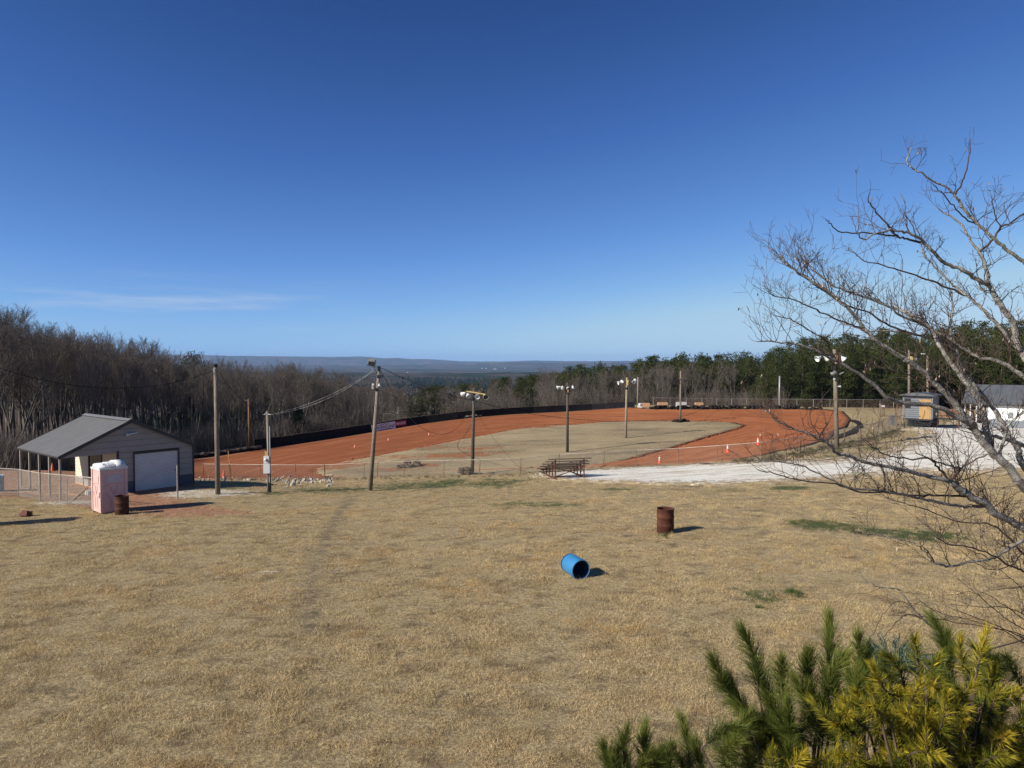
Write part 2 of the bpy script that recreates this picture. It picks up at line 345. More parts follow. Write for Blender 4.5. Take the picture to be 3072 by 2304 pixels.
def gnd(px, py, dz=0):
    """the point where the sight line of a photo pixel meets the ground"""
    r = ray(px, py); D = np.arange(6, 170, .25); z = TZ(r.x*D, D); rz = 6 + r.z*D
    i = np.nonzero(rz < z)[0]
    i = i[0] if len(i) else len(D)-1
    i = max(i, 1); a = rz[i-1]-z[i-1]; b = z[i]-rz[i]; d = D[i-1] + .25*a/max(a+b, 1e-6)
    return Vector((r.x*d, d, tz(r.x*d, d)+dz))
def gpoly(pp): return [gnd(*p).to_2d() for p in pp]
def in_poly(x, y, poly):
    c = np.zeros(len(x), bool); n = len(poly); j = n-1
    for i in range(n):
        xi, yi = poly[i]; xj, yj = poly[j]
        t = ((yi > y) != (yj > y)) & (x < (xj-xi)*(y-yi)/((yj-yi) or 1e-12)+xi); c ^= t; j = i
    return c
def dist_poly(x, y, poly, closed=True):
    d = np.full(len(x), 1e9); n = len(poly)
    for i in range(n if closed else n-1):
        ax, ay = poly[i]; bx, by = poly[(i+1) % n]; dx, dy = bx-ax, by-ay; L = dx*dx+dy*dy+1e-12
        t = np.clip(((x-ax)*dx+(y-ay)*dy)/L, 0, 1); d = np.minimum(d, np.hypot(x-ax-t*dx, y-ay-t*dy))
    return d
def densify(poly, step, jit=0., closed=True):
    o = []; n = len(poly)
    for i in range(n if closed else n-1):
        a = Vector(poly[i]).to_2d(); b = Vector(poly[(i+1) % n]).to_2d(); L = (b-a).length; k = max(1, int(L/step)); nn = Vector((-(b-a).y, (b-a).x)).normalized()
        for t in range(k):
            p = a.lerp(b, t/k)
            if jit: p = p + nn*jit*(mnoise.noise(Vector((p.x*.8, p.y*.8, 3)))*1.4 + mnoise.noise(Vector((p.x*3, p.y*3, 9)))*.6)
            o.append(p)
    if not closed: o.append(Vector(poly[-1]).to_2d())
    return o
# regions of the ground, outlined on the ground itself
infield_px = [(976, 1432), (941, 1420), (948, 1407), (1000, 1394), (1034, 1386), (1124, 1371), (1230, 1351), (1331, 1331), (1389, 1319), (1476, 1303), (1534, 1291), (1606, 1282), (1740, 1274),
 (1813, 1267), (1987, 1263.5), (2132, 1265.5), (2204, 1270), (2236, 1277), (2219, 1286), (2132, 1310), (2025, 1342), (1929, 1368), (1842, 1388), (1800, 1400), (1600, 1417.5), (1400, 1427), (1150, 1432)]
track_px = [(560, 1436), (470, 1400), (574, 1381), (658, 1371), (780, 1350), (950, 1326), (1110, 1300), (1273, 1273), (1389, 1258.5), (1534, 1245.5), (1740, 1234), (1900, 1223.6), (1947, 1228),
 (2280, 1228), (2480, 1230), (2530, 1236), (2552, 1258), (2540, 1280), (2489, 1318), (2402, 1342), (2344, 1353), (2287, 1367), (2200, 1382), (2100, 1388), (1990, 1393), (1880, 1399), (1790, 1400), (1600, 1405), (1400, 1414), (1150, 1419), (985, 1431), (976, 1437), (780, 1436)]
gravel_px = [(1600, 1427), (1640, 1412), (1756, 1409), (1929, 1399), (2074, 1392), (2218, 1385), (2330, 1381), (2420, 1378), (2520, 1376), (2600, 1366), (2690, 1346), (2740, 1325), (2780, 1300), (2760, 1291), (2700, 1290), (2715, 1284), (2900, 1250),
 (2960, 1248), (3400, 1256), (3900, 1290), (3700, 1400), (3072, 1412), (2814, 1420), (2560, 1432), (2402, 1446), (2280, 1449), (2016, 1455), (1800, 1450), (1660, 1440)]
infield = densify(gpoly(infield_px), .45, .16); trackp = densify(gpoly(track_px), .8, .05); gravelp = densify(gpoly(gravel_px), .35, .55)
for p_ in infield, trackp, gravelp:
    pass
clayA = [p for p in gpoly([(-150, 1440), (-150, 1494), (60, 1492), (130, 1503), (200, 1513), (270, 1528), (400, 1545), (520, 1552), (640, 1550), (770, 1540), (700, 1528), (620, 1515), (560, 1500), (560, 1470), (640, 1465), (610, 1455), (560, 1448), (480, 1440), (300, 1408), (100, 1404)])]
greens = [(2480, 1578, 110, 13, 1), (2420, 1568, 70, 10, .9), (2770, 1606, 125, 14, 1), (2620, 1594, 100, 9, .9), (2370, 1464, 70, 6, .9), (1345, 1449, 60, 12, .9), (1250, 1455, 170, 15, .55), (1480, 1450, 120, 14, .6), (1850, 1468, 60, 6, .6),
 (1000, 1470, 160, 10, .55), (830, 1480, 60, 6, .6), (690, 1465, 60, 5, .5), (1560, 1512, 130, 9, .55), (1680, 1516, 90, 6, .6), (2300, 1790, 100, 30, .5), (2260, 1740, 60, 9, .3), (2060, 1455, 60, 5, .5), (2500, 1369, 90, 4, .5),
 (1996, 1603, 26, 5, .8), (1480, 1440, 60, 5, .6), (2200, 1470, 80, 6, .4), (930, 1840, 50, 24, .25), (1700, 1660, 60, 10, .2), (2620, 1345, 60, 8, .5), (2330, 1870, 50, 12, .25)]
GR = []
for px, py, rx, ry, k in greens:
    c = gnd(px, py); a = gnd(px, py-ry); GR.append((c.x, c.y, rx/F*c.y, max((a-c).length, .3), k))
def green_mask(x, y):
    m = np.zeros(len(x))
    for cx, cy, rx, ry, k in GR: m = np.maximum(m, k*np.exp(-(((x-cx)/rx)**2 + ((y-cy)/ry)**2)))
    return m
tyretrack = [gnd(*p).to_2d() for p in ((1055, 1490), (1010, 1560), (965, 1640), (935, 1760), (940, 1900))]

def grid_mesh(name, xs, ys, zf):
    X, Y = np.meshgrid(xs, ys); x = X.ravel(); y = Y.ravel(); z = zf(x, y); nx, ny = len(xs), len(ys)
    i = np.arange(nx*ny).reshape(ny, nx); f = np.stack([i[:-1, :-1], i[:-1, 1:], i[1:, 1:], i[1:, :-1]], -1).reshape(-1, 4)
    me = bpy.data.meshes.new(name); me.vertices.add(len(x)); me.vertices.foreach_set('co', np.stack([x, y, z], -1).ravel())
    me.loops.add(f.size); me.loops.foreach_set('vertex_index', f.ravel()); me.polygons.add(len(f)); me.polygons.foreach_set('loop_start', np.arange(0, f.size, 4)); me.polygons.foreach_set('loop_total', np.full(len(f), 4))
    me.polygons.foreach_set('use_smooth', np.ones(len(f), bool)); me.update(calc_edges=True); return me, x, y
def attr(me, name, val):
    a = me.attributes.new(name, 'FLOAT', 'POINT'); a.data.foreach_set('value', np.asarray(val, np.float32))

def ground_mat():
    m = bpy.data.materials.new('dry_lawn'); m.use_nodes = True; nt = m.node_tree; b = nt.nodes['Principled BSDF']; b.inputs['Roughness'].default_value = .95; b.inputs['Specular IOR Level'].default_value = .1
    tc = N(nt, 'ShaderNodeTexCoord')
    def nz(s, d=5, r=.6, st=None):
        n = N(nt, 'ShaderNodeTexNoise'); n.inputs['Scale'].default_value = s; n.inputs['Detail'].default_value = d; n.inputs['Roughness'].default_value = r
        if st:
            mp = N(nt, 'ShaderNodeMapping'); mp.inputs['Scale'].default_value = st; nt.links.new(tc.outputs['Object'], mp.inputs[0]); nt.links.new(mp.outputs[0], n.inputs['Vector'])
        else: nt.links.new(tc.outputs['Object'], n.inputs['Vector'])
        return n.outputs[0]
    def mix(f, a, c):
        x = N(nt, 'ShaderNodeMix', data_type='RGBA')
        nt.links.new(f, x.inputs[0])
        for i, v in ((6, a), (7, c)):
            if isinstance(v, tuple): x.inputs[i].default_value = (*v, 1)
            else: nt.links.new(v, x.inputs[i])
        return x.outputs[2]
    def at_(n): return N(nt, 'ShaderNodeAttribute', attribute_name=n).outputs['Fac']
    fine = nz(14, 8, .75); mid = nz(1.1, 7, .65, (1, 1.6, 1)); big = nz(.16, 4)
    c = mix(mr(nt, fine, .35, .68), (.20, .15, .078), (.52, .41, .23))
    c = mix(mul(nt, mr(nt, mid, .48, .68), .85), c, (.13, .095, .055))
    c = mix(mul(nt, mr(nt, big, .45, .7), .35), c, (.36, .29, .17))
    red = mr(nt, nz(.7, 6, .7, (1, 1.3, 1)), .66, .78)
    c = mix(mul(nt, red, .22), c, (.22, .13, .08))
    g = mr(nt, mul(nt, at_('green'), mul(nt, nz(2.2, 6, .7), .9), 'ADD'), .62, 1.05)
    c = mix(mul(nt, g, .9), c, mix(mr(nt, fine, .35, .65), (.035, .055, .018), (.10, .12, .045)))
    t = mul(nt, at_('worn'), mr(nt, nz(3, 5, .7), .3, .6)); c = mix(mul(nt, t, .8), c, (.13, .10, .065))
    cy = mr(nt, mul(nt, at_('clay'), mul(nt, mul(nt, nz(1.6, 7, .75), .5, 'SUBTRACT'), 1.5), 'ADD'), .35, .65)
    clayc = mix(mr(nt, nz(5, 7, .75), .35, .7), (.24, .105, .055), (.40, .25, .155))
    clayc = mix(mr(nt, nz(30, 3, .6), .62, .7), clayc, (.55, .47, .38))
    c = mix(cy, c, clayc)
    gv = mr(nt, mul(nt, at_('gravel'), mul(nt, mul(nt, nz(2.5, 7, .75), .5, 'SUBTRACT'), 1.7), 'ADD'), .35, .6)
    c = mix(gv, c, mix(mr(nt, nz(20, 5, .7), .35, .65), (.36, .31, .23), (.66, .61, .52)))
    fl = mix(mr(nt, nz(2.2, 6, .7), .35, .65), (.05, .032, .022), (.12, .075, .05))
    c = mix(at_('wood'), c, fl)
    nt.links.new(c, b.inputs['Base Color'])
    bp = N(nt, 'ShaderNodeBump'); bp.inputs['Strength'].default_value = .9; bp.inputs['Distance'].default_value = .06
    nt.links.new(mul(nt, fine, mul(nt, mid, 1.5), 'ADD'), bp.inputs['Height']); nt.links.new(bp.outputs[0], b.inputs['Normal'])
    return m
M['ground'] = ground_mat()
xs = np.concatenate([np.arange(-150, -60, 3), np.arange(-60, 60, .4), np.arange(60, 150.1, 3)]); ys = np.concatenate([np.arange(-40, 4, 3), np.arange(4, 75, .4), np.arange(75, 130, .8), np.arange(130, 221, 3)])
def inside_all(x, y):
    return in_poly(x, y, [tuple(p) for p in trackp]), in_poly(x, y, [tuple(p) for p in gravelp])
def ZG(x, y):
    """lawn surface: small humps; pressed down a little under the sheets that lie on it"""
    z = TZ(x, y); it, ig = inside_all(x, y)
    return z - np.where(it, .12, 0) - np.where(ig, .05, 0)
me, gx, gy = grid_mesh('ground', xs, ys, ZG)
attr(me, 'green', green_mask(gx, gy))
cA = in_poly(gx, gy, [tuple(p) for p in clayA]); dA = dist_poly(gx, gy, [tuple(p) for p in clayA]); attr(me, 'clay', np.clip(.5+np.where(cA, dA, -dA)*.6, 0, 1))
gq = gnd(620, 1480); gv_ = np.exp(-(((gx-gq.x)/2.6)**2+((gy-gq.y)/1.8)**2)); it_, ig_ = inside_all(gx, gy); dg = dist_poly(gx, gy, [tuple(p) for p in gravelp]); gv_ = np.maximum(gv_, np.where(ig_, 1, np.clip(.62-dg*.75, 0, 1)))
gq = gnd(200, 1508); gv_ = np.maximum(gv_, .75*np.exp(-(((gx-gq.x)/2.2)**2+((gy-gq.y)/.8)**2))); attr(me, 'gravel', gv_)
dt = dist_poly(gx, gy, [tuple(p) for p in tyretrack], False); attr(me, 'worn', np.exp(-(dt/.3)**2))
px_ = 1536+F*gx/np.maximum(gy, 5); fd_ = np.interp(px_, FD_X, FW_D); attr(me, 'wood', np.clip((gy-fd_+1)/4, 0, 1)*(gy > 40))
me.materials.append(M['ground']); struct(link('ground', me), 'dry tan winter lawn and bank with green weedy patches')

def sheet(name, outline, mat, lift, step, hole=None, edgecap=2.0, skirt=.25, zf=None):
    """a sheet following the terrain inside an outline, with its edge turned down"""
    ol = [Vector(p).to_2d() for p in outline]; poly = [tuple(p) for p in ol]
    mnx = min(p[0] for p in poly); mxx = max(p[0] for p in poly); mny = min(p[1] for p in poly); mxy = max(p[1] for p in poly)
    X, Y = np.meshgrid(np.arange(mnx, mxx, step), np.arange(mny, mxy, step)); x = X.ravel()+.01; y = Y.ravel()+.013
    k = in_poly(x, y, poly); x, y = x[k], y[k]; d = dist_poly(x, y, poly); k = d > step*.35; x, y = x[k], y[k]
    pts = ol + [Vector((a, b)) for a, b in zip(x, y)]; n = len(ol)
    r = delaunay_2d_cdt(pts, [(i, (i+1) % n) for i in range(n)], [], 1, 1e-6)
    vs = np.array([tuple(v) for v in r[0]]); fs = [f for f in r[2]]
    ee = dist_poly(vs[:, 0], vs[:, 1], poly)
    z = TZ(vs[:, 0], vs[:, 1]) + lift
    if zf is not None: z = z + zf(vs[:, 0], vs[:, 1], ee)
    V = [(a, b, c) for (a, b), c in zip(vs, z)]
    # skirt
    nv = len(V); edge = [i for i in range(nv) if ee[i] < 1e-4]
    cnt = {}
    for f in fs:
        for i in range(len(f)):
            e = (f[i], f[(i+1) % len(f)]); cnt[e] = 1
    bd = [e for e in cnt if (e[1], e[0]) not in cnt]; low = {}
    for a, b in bd:
        for q in (a, b):
            if q not in low: low[q] = len(V); V.append((V[q][0], V[q][1], V[q][2]-skirt))
        fs.append((b, a, low[a], low[b]))
    me = bpy.data.meshes.new(name); me.from_pydata(V, [], fs); me.materials.append(mat)
    attr(me, 'edge', np.concatenate([np.clip(ee/edgecap, 0, 1), np.zeros(len(V)-nv)])); me.polygons.foreach_set('use_smooth', [True]*len(fs)); me.update()
    bm = bmesh.new(); bm.from_mesh(me); bmesh.ops.recalc_face_normals(bm, faces=bm.faces); bm.to_mesh(me); bm.free()
    return link(name, me)
def sheet_mat(name, fn):
    m = bpy.data.materials.new(name); m.use_nodes = True; nt = m.node_tree; b = nt.nodes['Principled BSDF']; b.inputs['Roughness'].default_value = .95; b.inputs['Specular IOR Level'].default_value = .1
    tc = N(nt, 'ShaderNodeTexCoord')
    def nz(s, d=5, r=.6, st=None, vor=False):
        n = N(nt, 'ShaderNodeTexVoronoi' if vor else 'ShaderNodeTexNoise'); n.inputs['Scale'].default_value = s
        if not vor: n.inputs['Detail'].default_value = d; n.inputs['Roughness'].default_value = r
        src = tc.outputs['Object']
        if st:
            mp = N(nt, 'ShaderNodeMapping'); mp.inputs['Scale'].default_value = st; nt.links.new(src, mp.inputs[0]); src = mp.outputs[0]
        nt.links.new(src, n.inputs['Vector']); return n.outputs[0]
    def mix(f, a, c):
        x = N(nt, 'ShaderNodeMix', data_type='RGBA')
        if isinstance(f, float): x.inputs[0].default_value = f
        else: nt.links.new(f, x.inputs[0])
        for i, v in ((6, a), (7, c)):
            if isinstance(v, tuple): x.inputs[i].default_value = (*v, 1)
            else: nt.links.new(v, x.inputs[i])
        return x.outputs[2]
    edge = N(nt, 'ShaderNodeAttribute', attribute_name='edge').outputs['Fac']
    c, h, dist = fn(nt, nz, mix, edge)
    nt.links.new(c, b.inputs['Base Color']); bp = N(nt, 'ShaderNodeBump'); bp.inputs['Strength'].default_value = .8; bp.inputs['Distance'].default_value = dist
    nt.links.new(h, bp.inputs['Height']); nt.links.new(bp.outputs[0], b.inputs['Normal']); return m
def f_track(nt, nz, mix, edge):
    c = mix(mr(nt, nz(.5, 6, .6, (.5, 1.6, 1)), .35, .65), (.30, .10, .037), (.36, .135, .053))
    c = mix(mul(nt, mr(nt, nz(.25, 5, .6, (.25, 2.4, 1)), .5, .75), .7), c, (.25, .078, .03))
    c = mix(N(nt, 'ShaderNodeAttribute', attribute_name='left_dark').outputs['Fac'], c, (.17, .055, .026))  # clay colour grows darker towards the left end of the track
    c = mix(mul(nt, mr(nt, nz(6, 6, .75), .55, .75), .5), c, (.42, .17, .08))
    cx = N(nt, 'ShaderNodeCombineXYZ'); nt.links.new(N(nt, 'ShaderNodeAttribute', attribute_name='lane').outputs['Fac'], cx.inputs[0]); nt.links.new(N(nt, 'ShaderNodeAttribute', attribute_name='along').outputs['Fac'], cx.inputs[1])
    ln = N(nt, 'ShaderNodeTexNoise'); ln.inputs['Scale'].default_value = 1.0; ln.inputs['Detail'].default_value = 6; ln.inputs['Roughness'].default_value = .7; nt.links.new(cx.outputs[0], ln.inputs['Vector'])
    c = mix(mul(nt, mr(nt, ln.outputs[0], .46, .66), .55), c, (.18, .058, .024)); c = mix(mul(nt, mr(nt, ln.outputs[0], .47, .34), .3), c, (.46, .20, .10))
    rim = mr(nt, mul(nt, edge, mul(nt, nz(1.5, 5, .7), .5), 'SUBTRACT'), .12, -.12); c = mix(mul(nt, rim, .7), c, (.21, .12, .075))
    return c, mul(nt, nz(.8, 5, .6), mul(nt, nz(9, 4, .6), .25), 'ADD'), .12
def f_infield(nt, nz, mix, edge):
    fine = nz(9, 8, .8)
    c = mix(mr(nt, fine, .36, .66), (.19, .145, .085), (.40, .32, .19))
    c = mix(mul(nt, mr(nt, nz(.35, 7, .65, (.45, 1.5, 1)), .44, .68), .85), c, (.15, .12, .08))
    c = mix(mul(nt, mr(nt, nz(.12, 4, .6), .45, .65), .5), c, (.40, .32, .185))
    a = N(nt, 'ShaderNodeAttribute', attribute_name='clay').outputs['Fac']
    s = mr(nt, mul(nt, a, mul(nt, mul(nt, nz(1.3, 7, .75), .5, 'SUBTRACT'), 3.0), 'ADD'), .42, .7); c = mix(mul(nt, s, .85), c, (.26, .10, .045))
    rim = mr(nt, mul(nt, edge, mul(nt, nz(2, 5, .7), .35), 'SUBTRACT'), -.02, -.16); c = mix(rim, c, (.2, .065, .03))
    return c, fine, .06
def f_gravel(nt, nz, mix, edge):
    v = nz(16, vor=True); n = nz(12, 6, .8)
    c = mix(mr(nt, n, .32, .68), (.54, .51, .44), (.88, .86, .77))
    c = mix(mul(nt, mr(nt, nz(.7, 8, .76, (.6, 2.2, 1)), .49, .66), .85), c, (.36, .29, .2))
    c = mix(mul(nt, mr(nt, nz(5, 7, .8, (.7, 1.6, 1)), .58, .68), .8), c, (.24, .2, .14)); c = mix(mul(nt, mr(nt, nz(.3, 8, .8, (.5, 3, 1)), .5, .64), .8), c, (.42, .35, .26))
    e = mr(nt, mul(nt, edge, mul(nt, mul(nt, nz(1.7, 8, .78), .5, 'SUBTRACT'), 2.6), 'ADD'), .38, .12)
    c = mix(e, c, mix(mr(nt, nz(14, 8, .75), .35, .68), (.22, .165, .10), (.43, .34, .21)))
    return c, v, .05
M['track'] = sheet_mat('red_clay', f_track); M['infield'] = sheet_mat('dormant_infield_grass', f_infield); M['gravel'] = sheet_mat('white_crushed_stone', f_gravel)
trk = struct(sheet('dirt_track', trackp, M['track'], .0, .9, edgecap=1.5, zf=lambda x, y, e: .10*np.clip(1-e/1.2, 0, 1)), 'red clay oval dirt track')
tv = np.array([v.co[:] for v in trk.data.vertices]); lane = dist_poly(tv[:, 0], tv[:, 1], [tuple(p) for p in infield]); attr(trk.data, 'lane', lane*1.1); attr(trk.data, 'left_dark', np.clip((14-tv[:, 0])/40, 0, .62)); attr(trk.data, 'along', np.arctan2((tv[:, 1]-75)*1.2, tv[:, 0]-6)*2.2)
inf = sheet('infield', infield, M['infield'], .14, .9, edgecap=1.5, zf=lambda x, y, e: -.06*np.clip(1-e/.8, 0, 1)-.2*np.clip((57.5-y)/3, 0, 1)*np.clip(1-e/1.6, 0, 1)-.10*np.clip((60-y)/4, 0, 1)); struct(inf, 'dormant grass infield inside the red clay track')
iv = np.array([v.co[:] for v in inf.data.vertices]); cm = np.zeros(len(iv))
for px, py, rx, ry, k in ((1370, 1370, 200, 9, .9), (1420, 1350, 120, 7, .8), (1180, 1375, 130, 9, .55), (1010, 1400, 80, 14, 1), (1100, 1395, 90, 8, .7), (1300, 1345, 90, 6, .6), (1150, 1410, 120, 8, .45), (1620, 1284, 60, 4, 1), (1265, 1402, 60, 8, .95), (1190, 1412, 50, 6, .9), (1370, 1330, 40, 3, .9), (1500, 1340, 120, 6, .35), (1430, 1300, 60, 4, .4)):
    c = gnd(px, py); a = gnd(px, py-ry); cm = np.maximum(cm, k*np.exp(-(((iv[:, 0]-c.x)/(rx/F*c.y))**2+((iv[:, 1]-c.y)/max((a-c).length, .4))**2)))
attr(inf.data, 'clay', cm)
gl = struct(sheet('gravel_lot', gravelp, M['gravel'], .015, .8, edgecap=4.2, skirt=.08), 'white crushed stone lot between the lawn and the track fence')
def clods():
    random.seed(44); b = MB(); P = [Vector((p[0], p[1])) for p in infield]
    for k in range(1500):
        i = random.randrange(len(P)-1); q = P[i].lerp(P[i+1], random.random())+Vector((random.gauss(0, .35), random.gauss(0, .35))); s_ = random.uniform(.02, .07)*(2 if random.random() < .06 else 1)
        if q.y < 58: continue
        c = Vector((q.x, q.y, tz(q.x, q.y)+.10)); vs = [c+Vector((random.uniform(.6, 1)*s_*x, random.uniform(.6, 1)*s_*y, random.uniform(.6, 1)*s_*z)) for x, y, z in ((1, 0, 0), (-1, 0, 0), (0, 1, 0), (0, -1, 0), (0, 0, 1), (0, 0, -1))]
        b.add(vs, [(0, 2, 4), (2, 1, 4), (1, 3, 4), (3, 0, 4), (2, 0, 5), (1, 2, 5), (3, 1, 5), (0, 3, 5)])
    o = b.build('clay_rubble', M['clayrock']); o['kind'] = 'stuff'; o['label'] = 'red clay clods crumbling along the infield edge'
clods()
def on(px, py, dz=0):
    p = gnd(px, py); x = np.array([p.x]); y = np.array([p.y])
    if in_poly(x, y, [tuple(q) for q in infield])[0]: dz += .13
    return p + Vector((0, 0, dz))

# ------------------------------------------------------------------ far land
def land_z(r, th):
    az = th
    z = np.interp(r, [150, 220, 400, 800, 1500, 2300, 2900, 3300, 4500, 7000, 12500, 16000], [-13, -20, -34, -46, -50, -44, -32, -40, -60, -68, -70, -70])
    right = np.clip((az-.08)/.25, 0, 1); left = np.clip((-az-.28)/.25, 0, 1)
    z = z + np.interp(r, [150, 300, 900, 2500], [9, 12, 10, 0])*right + np.interp(r, [150, 300, 900, 2500], [5, 6, 10, 0])*left
    x = r*np.sin(th); y = r*np.cos(th)
    for s, a in ((900, 10), (350, 4), (2600, 16)):
        z = z + a*np.sin(x/s*1.7+np.sin(y/s)*1.3)*np.cos(y/s*1.3+.7)*np.clip((r-300)/1500, 0, 1)
    # long blue ridge on the horizon, higher towards the left
    px = 1536 + F*np.tan(th)
    prof = np.interp(px, [-1500, 0, 600, 680, 760, 860, 950, 1010, 1060, 1090, 1110, 1145, 1190, 1230, 1290, 1380, 1500, 1600, 1740, 1900, 2300, 4500],
        [20, 20, 17, 15, 14.5, 14, 12.5, 12, 12.8, 13.5, 12, 8.5, 10, 6, 6, 0, -1, 2, 0, 1, 0, 0])
    rid = 12500*prof/F + 12500*2.5/F
    k = np.exp(-((r-12500)/700)**2); z = z*(1-k) + np.maximum(rid, -30)*k
    p2 = np.interp(px, [-1500, 500, 1000, 1380, 1480, 1530, 1560, 1640, 1700, 1760, 1900, 2600], [-9, -9, -9, -7, -3, 0, .5, -1, -3, -2, -3, -3]); rid2 = 9000*p2/F
    k = np.exp(-((r-9000)/450)**2); z = z*(1-k) + np.maximum(rid2, -60)*k
    return z
rr = np.concatenate([np.linspace(150, 400, 40), np.geomspace(410, 16000, 150)]); aa = np.linspace(-math.pi*.55, math.pi*.55, 360)
RR, AA = np.meshgrid(rr, aa); r_ = RR.ravel(); a_ = AA.ravel(); z_ = land_z(r_, a_)
rng = np.random.default_rng(3)
canopy = rng.normal(0, 1, len(r_))*np.clip(r_/900, 0, 1)*1.6
nx_, ny_ = len(rr), len(aa); i_ = np.arange(nx_*ny_).reshape(ny_, nx_); f_ = np.stack([i_[:-1, :-1], i_[1:, :-1], i_[1:, 1:], i_[:-1, 1:]], -1).reshape(-1, 4)
me = bpy.data.meshes.new('hills'); me.from_pydata(np.stack([r_*np.sin(a_), r_*np.cos(a_), z_+canopy], -1).tolist(), [], f_.tolist())
def f_land():
    m = bpy.data.materials.new('wooded_hills'); m.use_nodes = True; nt = m.node_tree; b = nt.nodes['Principled BSDF']; b.inputs['Roughness'].default_value = 1; b.inputs['Specular IOR Level'].default_value = 0
    tc = N(nt, 'ShaderNodeTexCoord')
    def nz(s, d=5, r=.6):
        n = N(nt, 'ShaderNodeTexNoise'); n.inputs['Scale'].default_value = s; n.inputs['Detail'].default_value = d; n.inputs['Roughness'].default_value = r; nt.links.new(tc.outputs['Object'], n.inputs['Vector']); return n.outputs[0]
    def mix(f, a, c):
        x = N(nt, 'ShaderNodeMix', data_type='RGBA'); nt.links.new(f, x.inputs[0])
        for i, v in ((6, a), (7, c)):
            if isinstance(v, tuple): x.inputs[i].default_value = (*v, 1)
            else: nt.links.new(v, x.inputs[i])
        return x.outputs[2]
    c = mix(mr(nt, nz(.004, 6, .65), .42, .58), (.016, .03, .016), (.075, .058, .046))
    c = mix(mr(nt, nz(.0013, 4, .6), .6, .66), c, (.10, .08, .05))
    c = mix(mr(nt, nz(.0021, 5, .7), .66, .70), c, (.16, .10, .065))
    c = mix(mul(nt, mr(nt, nz(.03, 3, .7), .4, .7), .5), c, (.03, .03, .022))
    nt.links.new(c, b.inputs['Base Color']); return m
me.materials.append(f_land()); me.update(); struct(link('hills', me), 'wooded valley and long blue ridge on the horizon')
# haze: one closed box of thin air
hb = MB(); hb.box((0, 8400, 25), (44000, 17600, 246)); hz = hb.build('haze', None); hz['kind'] = 'stuff'; hz['label'] = 'thin pale haze over the valley'
hm = bpy.data.materials.new('haze'); hm.use_nodes = True; nt = hm.node_tree; nt.nodes.clear(); o_ = N(nt, 'ShaderNodeOutputMaterial'); pv = N(nt, 'ShaderNodeVolumePrincipled')
pv.inputs['Color'].default_value = (.42, .63, 1, 1); pv.inputs['Density'].default_value = 5.4e-5; pv.inputs['Anisotropy'].default_value = .0
nt.links.new(pv.outputs[0], o_.inputs['Volume']); hz.data.materials.append(hm); hm.cycles.homogeneous_volume = True

# ------------------------------------------------------------------ instancer
def scatter(name, protos, pos, rot, scl, idx, label, kind='stuff', parent=None):
    col = bpy.data.collections.new(name+'_kinds')
    for i, p in enumerate(protos):
        o = bpy.data.objects.new('%s_kind_%02d' % (name, i), p); col.objects.link(o)
    me = bpy.data.meshes.new(name); me.vertices.add(len(pos)); me.vertices.foreach_set('co', np.asarray(pos, np.float32).ravel())
    a = me.attributes.new('rot', 'FLOAT_VECTOR', 'POINT'); a.data.foreach_set('vector', np.asarray(rot, np.float32).ravel())
    s3 = np.asarray(scl, np.float32)
    if s3.ndim == 1: s3 = np.repeat(s3[:, None], 3, 1)
    a = me.attributes.new('scl', 'FLOAT_VECTOR', 'POINT'); a.data.foreach_set('vector', s3.ravel())
    a = me.attributes.new('idx', 'INT', 'POINT'); a.data.foreach_set('value', np.asarray(idx, np.int32))
    g = bpy.data.node_groups.new(name, 'GeometryNodeTree'); g.interface.new_socket('Geometry', in_out='INPUT', socket_type='NodeSocketGeometry'); g.interface.new_socket('Geometry', in_out='OUTPUT', socket_type='NodeSocketGeometry')
    gi = g.nodes.new('NodeGroupInput'); go = g.nodes.new('NodeGroupOutput'); ci = g.nodes.new('GeometryNodeCollectionInfo'); ci.inputs['Collection'].default_value = col
    ci.inputs['Separate Children'].default_value = True; ci.inputs['Reset Children'].default_value = True
    ip = g.nodes.new('GeometryNodeInstanceOnPoints'); ip.inputs['Pick Instance'].default_value = True
    def na(n, t):
        q = g.nodes.new('GeometryNodeInputNamedAttribute'); q.data_type = t; q.inputs['Name'].default_value = n; return [o for o in q.outputs if o.enabled and o.name == 'Attribute'][0]
    L = g.links.new; L(gi.outputs[0], ip.inputs['Points']); L(ci.outputs[0], ip.inputs['Instance']); L(na('idx', 'INT'), ip.inputs['Instance Index'])
    e2r = g.nodes.new('FunctionNodeEulerToRotation'); L(na('rot', 'FLOAT_VECTOR'), e2r.inputs[0]); L(e2r.outputs[0], ip.inputs['Rotation']); L(na('scl', 'FLOAT_VECTOR'), ip.inputs['Scale']); L(ip.outputs[0], go.inputs[0])
    o = link(name, me, parent); md = o.modifiers.new('scatter', 'NODES'); md.node_group = g; o['kind'] = kind; o['label'] = label
    return o

